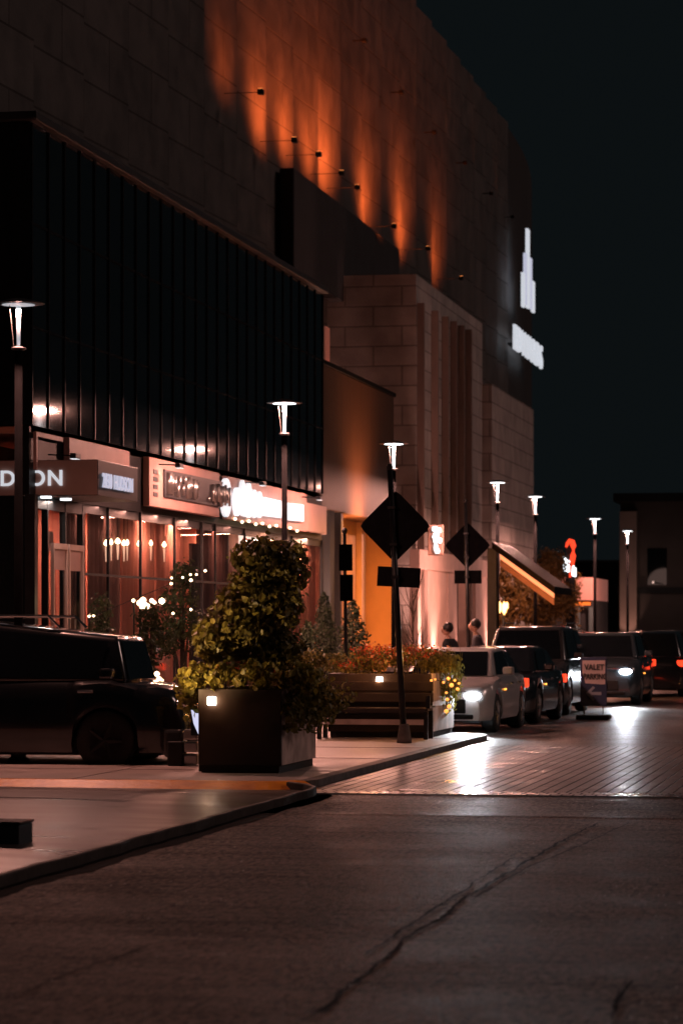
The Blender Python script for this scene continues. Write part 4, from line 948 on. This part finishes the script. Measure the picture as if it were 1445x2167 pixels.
# ================================================================== CARS
def make_car(label, name, front, yaw, L, W, H, paint, zhood=.92, wb=2.65, fo=.85, cab=(1.15,1.85,3.2,4.1), drop=0, lit=False, rails=False, group=None, taillit=True, both=False, belt=None):
    root=empty(name,(front[0],front[1],0.004),label,'car',rz=yaw,group=group)
    rw=.335 if H<1.55 else .375
    wx=(-fo,-fo-wb); belt=belt or zhood+.06
    xs=sorted(set([-i*L/44 for i in range(45)]+[wx[0]+.42*cos(a*pi/10) for a in range(11)]+[wx[1]+.42*cos(a*pi/10) for a in range(11)]+[-.03,-.08,-.16,-L+.03,-L+.1]),reverse=True)
    def top(x):
        u=-x
        if u<.12: return .60+(zhood-.14-.60)*(u/.12)**.6
        if u<cab[0]+.15: return zhood-.14+(belt-.02-zhood+.14)*((u-.12)/(cab[0]+.03))**.55
        if u<L-.9: return belt
        v=(u-(L-.9))/.9; return belt+ (.02 if H<1.55 else .0)-.05*v-(.0 if v<.93 else (v-.93)/.07*.18)
    vs=[];fs=[];prof=[(.96,0),(1,.12),(1.0,.42),(.99,.66),(.965,.86),(.90,.955),(.72,1.0),(.0,1.02)]
    for x in xs:
        u=-x; hw=W/2*(1-.20*max(0,1-u/.55)**2.2-.13*max(0,1-(L-u)/.5)**2)
        zb=.22
        for c in wx:
            if abs(x-c)<.40: zb=max(zb, rw+math.sqrt(max(0,.405**2-(x-c)**2))*.98)
        zt_=top(x); row=[]
        for f_,t_ in prof:
            bulge = 1
            row.append((x,hw*f_*bulge,zb+(zt_-zb)*t_))
        full=row+[(p[0],-p[1],p[2]) for p in row[-2::-1]]
        vs+=full
    m=len(prof)*2-1
    for i in range(len(xs)-1):
        for j in range(m-1): fs.append((i*m+j,i*m+j+1,(i+1)*m+j+1,(i+1)*m+j))
    fs.append(tuple(range(m))); fs.append(tuple((len(xs)-1)*m+j for j in range(m))[::-1])
    body=MB().add(vs,fs).build('body', paint, root, smooth=True)
    es=body.modifiers.new('edge','EDGE_SPLIT'); es.split_angle=R(38)
    MB().box((-.3,-W/2+.25,.18),(-L+.3,W/2-.25,.4)).build('underbody', M['black'], root)
    # cabin
    bz=belt-.05; wbelt=W/2-.07; wr=W/2-.27; c0,c1,c2,c3=cab
    def cp(x,y,z): return Vector((x,y,z))
    Bf=[cp(-c0,wbelt*.93,bz),cp(-c0,-wbelt*.93,bz)]; Tf=[cp(-c1,wr,H-.03-drop),cp(-c1,-wr,H-.03-drop)]
    Br=[cp(-c3,wbelt*.95,bz),cp(-c3,-wbelt*.95,bz)]; Tr=[cp(-c2,wr*.98,H-.05),cp(-c2,-wr*.98,H-.05)]
    xm=-(c1+c2)/2; Bm=[cp(xm,wbelt,bz),cp(xm,-wbelt,bz)]; Tm=[cp(xm,wr*1.02,H),cp(xm,-wr*1.02,H)]
    V=[Bf[0],Bf[1],Tf[0],Tf[1],Bm[0],Bm[1],Tm[0],Tm[1],Br[0],Br[1],Tr[0],Tr[1]]
    Fc=[(0,1,3,2),(2,3,7,6),(6,7,11,10),(8,10,11,9),(0,2,6,4),(4,6,10,8),(1,5,7,3),(5,9,11,7),(0,4,8,9,5,1)]
    MB().add(V,Fc).build('cabin', paint, root, bevel=.07, smooth=True, segs=3)
    def panel(nm,a,b_,c,d_,ia=.06,ib=.06,ja=.07,jb=.1,off=.012):
        def bl(u,v): return (a.lerp(b_,u)).lerp(d_.lerp(c,u),v)
        q=[bl(ia,ja),bl(1-ib,ja),bl(1-ib,1-jb),bl(ia,1-jb)]
        n=(q[1]-q[0]).cross(q[3]-q[0]).normalized(); ctr=sum(q,Vector())/4
        if n.dot(ctr-Vector((xm,0,(bz+H)/2)))<0: n=-n
        q=[p+n*off for p in q]; MB().quad(*q).build(nm, M['carglass'], root)
    panel('windscreen',Bf[0],Bf[1],Tf[1],Tf[0])
    panel('rear_window',Br[0],Br[1],Tr[1],Tr[0],.1,.1,.15,.12)
    for s in (0,1):
        panel('side_window',Bf[s].lerp(Bm[s],.16),Bm[s],Tm[s],Tf[s],.05,.03,.10,.12)
        panel('side_window',Bm[s],Br[s],Tr[s],Tm[s],.03,.14,.10,.12)
    # wheels
    for c in wx:
        for s in (-1,1):
            yw=s*(W/2-.13)
            ty=MB().lathe([(rw*.62,-.11),(rw*.93,-.115),(rw,-.07),(rw,.07),(rw*.93,.115),(rw*.62,.11)],(c,yw,rw),28,'y').build('wheel', M['rubber'], root, smooth=True)
            rm=MB()
            for k in range(5):
                a=2*pi*k/5; dx,dz=cos(a),sin(a)
                rm.tube([(c,yw+s*.10,rw),(c+dx*rw*.58,yw+s*.105,rw+dz*rw*.58)],[.05,.03],6)
            rm.lathe([(rw*.63,-.004),(rw*.63,.004),(rw*.56,.004),(rw*.56,-.004)],(c,yw+s*.112,rw),24,'y')
            rm.build('rim', M['rubber'] if L>4.85 else M['alum'], ty)
    # front
    MB().box((.012,-W*.27,.34),(-.2,W*.27,.58)).build('grille', M['black'], root, bevel=.02)
    MB().box((.02,-W*.34,.245),(-.2,W*.34,.325)).build('air_intake', M['black'], root, bevel=.02)
    MB().box((.032,-.26,.40),(.02,.26,.51)).build('number_plate', M['boardpink'], root)
    for s in (-1,1):
        hl=MB().lathe([(0,.05),(.05,.045),(.085,.02),(.09,-.10),(0,-.10)],(0,0,0),14)
        on = lit and (s==1 or both)
        h=hl.build('headlight', M['head'] if on else M['chrome'], root, smooth=True, loc=(-.12,s*(W/2-.30),zhood-.27), rot=(0,pi/2,0)); h.scale=(.75,1.6,1); h.location.x=-.015 if on else -.04
        if on:
            lamp('SPOT','headlight_beam',(.10,s*(W/2-.30),zhood-.27),lit,(.86,.93,1),root,size=.05,spot=60,target=(12,s*(W/2-.3)+1.2,-.9),blend=.9)
        MB().box((-.14,s*(W/2-.42),zhood-.215),(.005,s*(W/2-.72),zhood-.20)).build('chrome_strip', M['chrome'], root)
        # mirrors
        mi=MB().box((-c0-.28,s*(W/2+.02),belt+.01),(-c0-.12,s*(W/2+.20),belt+.14)).build('mirror', paint, root, bevel=.03)
        MB().box((-L+.015,s*(W/2-.22),belt-.26),(-L+.33,s*(W/2+.006),belt-.10)).build('tail_light', M['tail'] if taillit else mat('dim_tail',(.3,.02,.01),.3,emit=(1,.08,.02),es=.25), root, bevel=.02)
        if taillit: MB().box((-wx[0]*0+wx[0]-.75,s*(W/2+.0),.70),(wx[0]-.68,s*(W/2+.012),.73)).build('side_marker', M['amber'], root)
        for xx in (c1+.25,c2-.55): MB().box((-xx-.2,s*(W/2-.01),belt-.16),(-xx,s*(W/2+.03),belt-.13)).build('handle', M['chrome'], root, bevel=.006)
        if rails: MB().tube([(-c1-.75,s*(wr-.02),H-drop*.5),(-c1-.9,s*(wr-.02),H+.06),(-c2+.2,s*(wr-.02),H+.06),(-c2,s*(wr-.02),H-.02)],.018,8).build('roof_rail', M['chrome'], root)
    return root
g='cars parked along the kerb'
def front_at(x,y,W):      # the road-side front wheel foot at the pixel
    p=G(x,y); return (p.x-W/2+.02, p.y-.75)
ya_=-pi/2
cA=make_car('silver hatchback with one glaring headlight, behind the wide planter','parked_car',front_at(1048,1551,1.78),ya_+R(-2),4.0,1.78,1.42,M['silver'],.90,2.5,.8,(.95,1.75,3.3,3.85),lit=700,group=g)
f=front_at(1048,1551,1.78)
cB=make_car('low black car squeezed between the silver hatchback and the tall SUV','parked_car',(P(1132,51.6).x-.9,P(1132,51.6).y-.3),ya_+R(-2),4.2,1.8,1.42,M['blackpaint'],.90,2.6,.8,(1.0,1.75,3.2,4.0),group=g)
cC=make_car('tall dark grey SUV with bright roof edge, behind the low black car','parked_car',(P(1192,56.5).x-.93,P(1192,56.5).y),ya_+R(-1),4.7,1.9,1.80,M['greypaint'],1.06,2.8,.9,(1.2,1.75,4.2,4.62),rails=True,group=g)
cD=make_car('blue-grey SUV with its headlight glaring, in the road past the arrow board','parked_car',(P(1348,64).x-.95,P(1348,64).y),ya_+R(0),4.8,1.95,1.66,M['bluepaint'],1.04,2.8,.9,(1.2,1.8,4.2,4.7),lit=500,rails=True,group=g)
cE=make_car('small dark car whose nose shows just behind the tall SUV','parked_car',(P(1222,63.5).x-.9,P(1222,63.5).y),ya_,4.3,1.8,1.45,M['blackpaint'],.92,2.6,.85,(1.1,1.8,3.3,4.1),group=g)
cF=make_car('dark car with glowing red tail lights, driving away past the blue-grey SUV','car',(P(1372,72).x,P(1372,72).y+4.5),pi/2,4.5,1.85,1.68,M['blackpaint'],.98,2.7,.9,(1.2,1.8,4.0,4.4))
cG=make_car('black car at the right edge of the street, farthest right in the row','car',(P(1452,80).x,P(1452,80).y),ya_,4.6,1.9,1.70,M['blackpaint'],1.0,2.7,.9,(1.2,1.8,4.1,4.5),taillit=False)
cH=make_car('distant dark car in the road between the glaring headlight and the right edge','car',(P(1405,92).x,P(1405,92).y),ya_,4.6,1.9,1.66,M['greypaint'],1.0,2.7,.9,(1.2,1.8,4.1,4.5),taillit=False)
# the big dark off-road vehicle side-on at the left
ps_=P(415,34.6)
jx=make_car('big black SUV parked side-on at the left, between kerb and entrance canopy','parked_suv',(ps_.x-.22,ps_.y+.95),0+R(2),4.9,1.95,1.84,M['blackpaint'],1.10,2.9,.95,(.70,.84,4.5,4.85),drop=.17,rails=True,taillit=False,belt=1.12)

# ================================================================== PERSONS
def skinmesh(name, verts, edges, rad, m, parent, root=0, sub=2):
    me=bpy.data.meshes.new(name); me.from_pydata(verts,edges,[]); o=link(name,me,m,parent)
    sk_=o.modifiers.new('skin','SKIN'); 
    for i,r in enumerate(rad):
        me.skin_vertices[0].data[i].radius=(r,r) if not hasattr(r,'__len__') else r
    me.skin_vertices[0].data[root].use_root=True
    sk_.use_smooth_shade=True
    sb=o.modifiers.new('sub','SUBSURF'); sb.levels=sub; sb.render_levels=sub
    return o
def person(label, loc, rz, lean, jacket, h=1.74, bun=False):
    t=empty('person',loc,label,'person',rz=rz); s=h/1.74
    t.scale=(s,s,s); ln=lean
    V=[(0,0,.95),(0,ln*.4,1.12),(0,ln,1.36),(0,ln+.03,1.50),(0,ln+.06,1.56),
       (.10,0,.90),(.11,.04,.50),(.11,-.10,.09),(.11,.06,.03),(-.10,0,.90),(-.11,.10,.50),(-.11,.05,.09),(-.11,.20,.03),
       (.19,ln,1.40),(.23,ln-.02,1.12),(.20,ln+.18,.92),(.19,ln+.24,.86),(-.19,ln,1.40),(-.23,ln+.02,1.12),(-.20,ln+.22,.98),(-.19,ln+.28,.95)]
    E=[(0,1),(1,2),(2,3),(3,4),(0,5),(5,6),(6,7),(7,8),(0,9),(9,10),(10,11),(11,12),(2,13),(13,14),(14,15),(15,16),(2,17),(17,18),(18,19),(19,20)]
    Rr=[.14,.13,.13,.055,.05,.09,.06,.04,.035,.09,.06,.04,.035,.06,.045,.03,(.035,.02),.06,.045,.03,(.035,.02)]
    for b0,s_ in ((16,1),(20,-1)):
        hx,hy,hz=V[b0]
        for k in range(4):
            i=len(V); V.append((hx+(-.03+.02*k),hy+.04,hz-.04)); V.append((hx+(-.035+.023*k),hy+.055,hz-.075-.008*(k%2))); E+=[(b0,i),(i,i+1)]; Rr+=[.010,.008]
        i=len(V); V.append((hx-s_*.045,hy+.02,hz-.01)); E.append((b0,i)); Rr.append(.011)
    skinmesh('body',V,E,Rr,M['skin'],t,0,1)
    # head with nose, ears
    c=Vector((0,ln+.07,1.66)); hb=MB()
    bm=bmesh.new(); bmesh.ops.create_uvsphere(bm,u_segments=20,v_segments=14,radius=1)
    for v in bm.verts:
        x,y,z=v.co; v.co=Vector((x*.075*(1-.18*max(0,-z)),y*.095+(.012 if y>.5 else 0),z*.115))
        if y>.86 and abs(x)<.3 and abs(z)<.35: v.co.y+=.02
    me=bpy.data.meshes.new('head'); bm.to_mesh(me); bm.free(); link('head',me,M['skin'],t,smooth=True,loc=c)
    b=MB(); 
    for s_ in (-1,1): b.lathe([(0,-.012),(.025,-.008),(.028,.006),(0,.01)],(s_*.078,ln+.06,1.655),10)
    b.build('ear',M['skin'],t)
    b=MB()
    for s_ in (-1,1): b.lathe([(0,-.006),(.011,0),(0,.006)],(s_*.03,ln+.155,1.68),8)
    b.build('eyes',M['black'],t)
    MB().box((-.022,ln+.155,1.608),(.022,ln+.166,1.614)).build('mouth',M['flower'],t)
    bm=bmesh.new(); bmesh.ops.create_uvsphere(bm,u_segments=18,v_segments=12,radius=1)
    for v in bm.verts: v.co=Vector((v.co.x*.10,v.co.y*.115,v.co.z*.105+ .015*sin(v.co.x*9)))
    me=bpy.data.meshes.new('hair'); bm.to_mesh(me); bm.free(); link('hair',me,M['hair'],t,smooth=True,loc=c+Vector((0,-.03,.045)))
    # jacket and trousers follow the body
    J=[V[1],V[2],(V[3][0],V[3][1],1.47),V[13],V[14],V[15],V[17],V[18],V[19],(0,0,.92)]
    skinmesh('jacket',J,[(9,0),(0,1),(1,2),(1,3),(3,4),(4,5),(1,6),(6,7),(7,8)],[.165,.165,.08,.085,.07,.055,.085,.07,.055,.165],jacket,t,0,2)
    T=[V[0],V[5],V[6],V[7],V[9],V[10],V[11]]
    skinmesh('trousers',T,[(0,1),(1,2),(2,3),(0,4),(4,5),(5,6)],[.16,.11,.08,.06,.11,.08,.06],M['cloth_b'],t,0,2)
    b=MB()
    for i in (8,12): x,y,z=V[i]; b.box((x-.05,y-.16,.0),(x+.05,y+.10,.075))
    b.build('shoes',M['black'],t,bevel=.03)
    return t
person('dark-haired person in a dark jacket walking against the bright pier',(*P(958,57.5)[:2],SWZ),R(75),.07,M['cloth_b'],1.72)
person('person in a navy jacket turned towards the wall, behind the tall SUV',(*P(1014,61)[:2],SWZ),R(95),.04,M['cloth_g'],1.80)

# ================================================================== TREES, SHRUBS
def conifer(label, x, ybase_d, ytop, wpx, m='needle', X=None):
    d=ybase_d; q=P(x,d,None,SWZ); H=CAMZ-SWZ+(HOR-ytop)/F*d; r=wpx/F*d/2
    t=empty('conifer',q,label,'shrub',group='clipped conifers before the shops')
    C=[];Nn=[]
    for _ in range(3600):
        u=rng.random()**.75; z=.25+(H-.25)*(1-u)*1.0; rr_=r*1.25*(u**.55)*(1+.12*sin(z*9)+.1*rng.normal()); a=rng.uniform(0,2*pi); k=.6+.4*rng.random()
        C.append((rr_*k*cos(a),rr_*k*sin(a),z)); Nn.append((cos(a),sin(a),.5))
    v,f=leaves(C,Nn,.065,'oval',-.6); me=bpy.data.meshes.new('foliage'); me.from_pydata(v,[],f); link('foliage',me,M[m],t)
    MB().tube([(0,0,0),(0,0,H*.8)],[.05,.015],8).build('trunk',M['bark'],t)
    MB().lathe([(.2,0),(.26,.38),(.24,.40),(0,.40)],(0,0,0),18).build('pot',M['blackmetal'],t,smooth=True)
    return t
conifer('dark cone-shaped conifer beside the glowing column, left of the stacked signs',686,57,1258,74)
conifer('blackish cone-shaped conifer behind the pole with two stacked plates',746,55,1272,86)
conifer('low grey-green conifer behind the street lamp and the leafy planter',650,54,1318,52)
def bush(name,label,x,d,spec,m,cat='shrub',size=.07,kind='oval',trunk=True,extra=None):
    q=P(x,d,None,SWZ); t=empty(name,q,label,cat)
    k=F/d; sp=[(((a-x)/k,0,CAMZ-SWZ+(HOR-b_)/k),(rx/k,min(rx,ry)/k*.9,ry/k),n) for a,b_,rx,ry,n in spec]
    foliage('crown',sp,1,size,M[m],t,kind,.35)
    if trunk:
        b=MB()
        for a,b_,rx,ry,n in spec: b.tube([(0,0,0),((a-x)/k*.5,0,.7*(CAMZ+(HOR-b_)/k)),((a-x)/k,0,CAMZ-SWZ+(HOR-b_)/k)],[.04,.025,.008],6)
        b.build('trunk',M['bark'],t)
    return t
bush('shrub','tall thin shrub between the hanging bulbs and the leafy planter',388,46,[(388,1215,26,34,300),(380,1270,40,40,420),(400,1330,46,46,500),(360,1340,36,42,320)],'leafd')
bush('shrub','dark bushy shrub standing before the shop window behind the black SUV',320,44,[(320,1310,40,34,380),(330,1360,52,44,520),(300,1400,40,36,300)],'leafd')
bush('shrub','low red-flowering shrub between the two planters, at the foot of the conifers',665,48,[(650,1395,40,26,420),(700,1400,36,22,340),(620,1400,26,20,160)],'leaf')
bush('shrub','dim shrub between the entrance door and the hanging bulbs',215,46,[(215,1290,28,40,260),(210,1340,30,40,280)],'leafd')
# bare young tree by the stone tower
q=P(872,70,None,SWZ); t=empty('bare_tree',q,'bare young tree with thin upright twigs against the stone tower','tree')
b=MB(); b.tube([(0,0,0),(.03,0,1.2),(0,0,2.6)],[.035,.025,.008],6); b.build('trunk',M['bark'],t)
b=MB()
for k in range(34):
    z=.6+k*.055; a=rng.uniform(0,2*pi); r=.18+.3*rng.random(); b.tube([(0,0,z),(r*.5*cos(a),r*.5*sin(a),z+.3),(r*cos(a),r*sin(a),z+.75)],[.012,.008,.003],5)
b.build('twigs',M['bark'],t)
# street trees with dim orange crowns
for lab,x,d,spec in (('street tree with orange-lit crown under the sloping awning, by the lantern',1085,92,[(1075,1230,34,44,1100),(1100,1270,36,46,1100),(1070,1300,26,34,600)]),
                 ('broad street tree behind the lamp in front of it, lit dim orange',1160,97,[(1165,1200,38,42,1100),(1150,1250,48,48,1400),(1185,1270,36,44,900),(1140,1305,40,30,700)]),
                 ('thin dark street tree at the edge of the pink restaurant fascia',1215,104,[(1210,1240,20,36,350),(1205,1290,24,40,420)])):
    bush('street_tree',lab,x,d,spec,'treeleaf','tree',.13)
d=90; q=P(1063,d,1285); t=empty('lantern',q,'glowing orange lantern beside the dark post, under the awning','lantern')
b=MB(); 
for cx,cz,rx,rz in ((-.10,0,.06,.20),(.05,-.03,.07,.22),(.14,.05,.04,.13)): b.lathe([(0,-rz),(rx,-rz*.5),(rx,rz*.5),(0,rz)],(cx,0,cz),10)
b.build('bulbs',emis('lantern_glow',(1,.5,.15),6),t); MB().tube([(0,.12,-(q.z-SWZ)),(0,.12,.35)],.04,8).build('post',M['black'],t)
lamp('POINT','lantern_light',(0,-.4,0),40,(1,.42,.12),t,size=.15)
# bed with bulbs behind the black SUV (the low ones stand for reflected lights), and a flower pot by its rear wheel
def bulbs(label,x,y,d,pts,name='string_lights'):
    q=P(x,d,y); t=empty(name,q,label,'lights'); k=F/d; b=MB()
    for px_,py_,r in pts: b.lathe([(0,-r/k),(r/k*.8,-r/k*.5),(r/k,0),(r/k*.8,r/k*.5),(0,r/k)],((px_-x)/k,0,(y-py_)/k),10)
    b.build('bulbs',M['warm'],t,smooth=True)
    b=MB(); pp=sorted(pts); b.tube([((p[0]-x)/k,.02,(y-p[1])/k) for p in pp],.006,5); b.build('cord',M['black'],t)
    b=MB(); b.tube([((pp[0][0]-x)/k,.03,(y-pp[0][1])/k),((pp[0][0]-x)/k,.03,-(q.z-SWZ))],.015,6); b.build('pole',M['black'],t)
    return t
bulbs('cluster of round warm bulbs hanging before the red curtains',310,1278,45.5,[(282,1271,4),(296,1276,7),(303,1270,7),(310,1283,8),(322,1271,5),(328,1275,4),(344,1272,7),(300,1284,5)])
bulbs('low cluster of bright warm bulbs standing for reflected lights, just behind the black SUV bonnet',310,1437,38.5,[(283,1440,3),(291,1429,4),(300,1427,5),(314,1427,6),(316,1438,7),(333,1426,6),(338,1437,6),(300,1441,4),(344,1440,4)])  # bulbs added in place of lights reflected over the bonnet
bulbs('scatter of tiny warm bulbs in the tall thin shrub',385,1215,45.6,[(363,1223,2.5),(362,1235,3),(387,1222,2.5),(404,1216,2.5),(405,1228,3.5),(417,1216,2.5),(436,1208,3),(405,1290,3),(366,1298,3),(192,1303,3),(182,1304,3)])
q=P(262,36.6,None,SWZ); t=empty('flower_pot',(q.x,q.y,SWZ),'pot of orange flowers behind the black SUV sill','flower pot')
MB().lathe([(.10,0),(.15,.16),(.14,.17),(0,.17)],(0,0,0),14).build('pot',M['blackmetal'],t)
foliage('flowers',[((-.05,0,.25),(.2,.15,.15),150)],1,.05,M['flower'],t,'oval',.3)

M['warm']=emis('amber_bulb',(1,.36,.07),1.8)
t=bulbs('tiny amber bulbs tangled in the yellow leaves at the right end of the wide planter',945,1440,d2-.1,[(912,1440,3),(920,1438,2.5),(938,1444,3),(948,1436,4),(955,1450,5),(962,1440,3),(968,1458,4),(971,1446,3),(944,1466,3),(946,1480,4),(950,1495,5),(944,1505,5)],'string_lights')
lamp('POINT','bulb_glow',(.15,-.25,.25),26,(1,.42,.10),t,size=.1)
lamp('POINT','bulb_glow',(-1.2,-.3,.55),24,(1,.36,.12),t,size=.1)

q=P(409,dp+.45,1560); t=empty('garden_spotlight',(q.x,q.y,SWZ),'violet-white garden spotlight squeezed between the near planter and the ribbed cabinet','spotlight')
MB().lathe([(.03,0),(.03,.50),(.012,.5),(0,.5)],(.085,.05,0),10).build('stake',M['black'],t)
MB().add([(-.02,-.02,.72),(.10,-.02,.72),(.10,-.02,.52),(.085,-.02,.40),(.01,-.02,.56)],[(0,1,2,3,4)]).build('lens',emis('violet_lens',(.72,.74,1),.9),t)
MB().box((-.03,0,.42),(.11,.10,.74)).build('housing',M['black'],t,bevel=.01)
lamp('SPOT','spot_beam',(-.25,-.85,.8),85,(1,.62,.30),t,size=.08,spot=75,target=(.65,.4,1.9),blend=.8)

# the first lamp of the row burns dimmer than the others
for ch in lp.children:
    if ch.type=='LIGHT': ch.data = ch.data.copy(); ch.data.energy = 280
    elif ch.name.startswith(('light_cone','diffuser')): ch.data = ch.data.copy(); ch.data.materials[0] = DIM
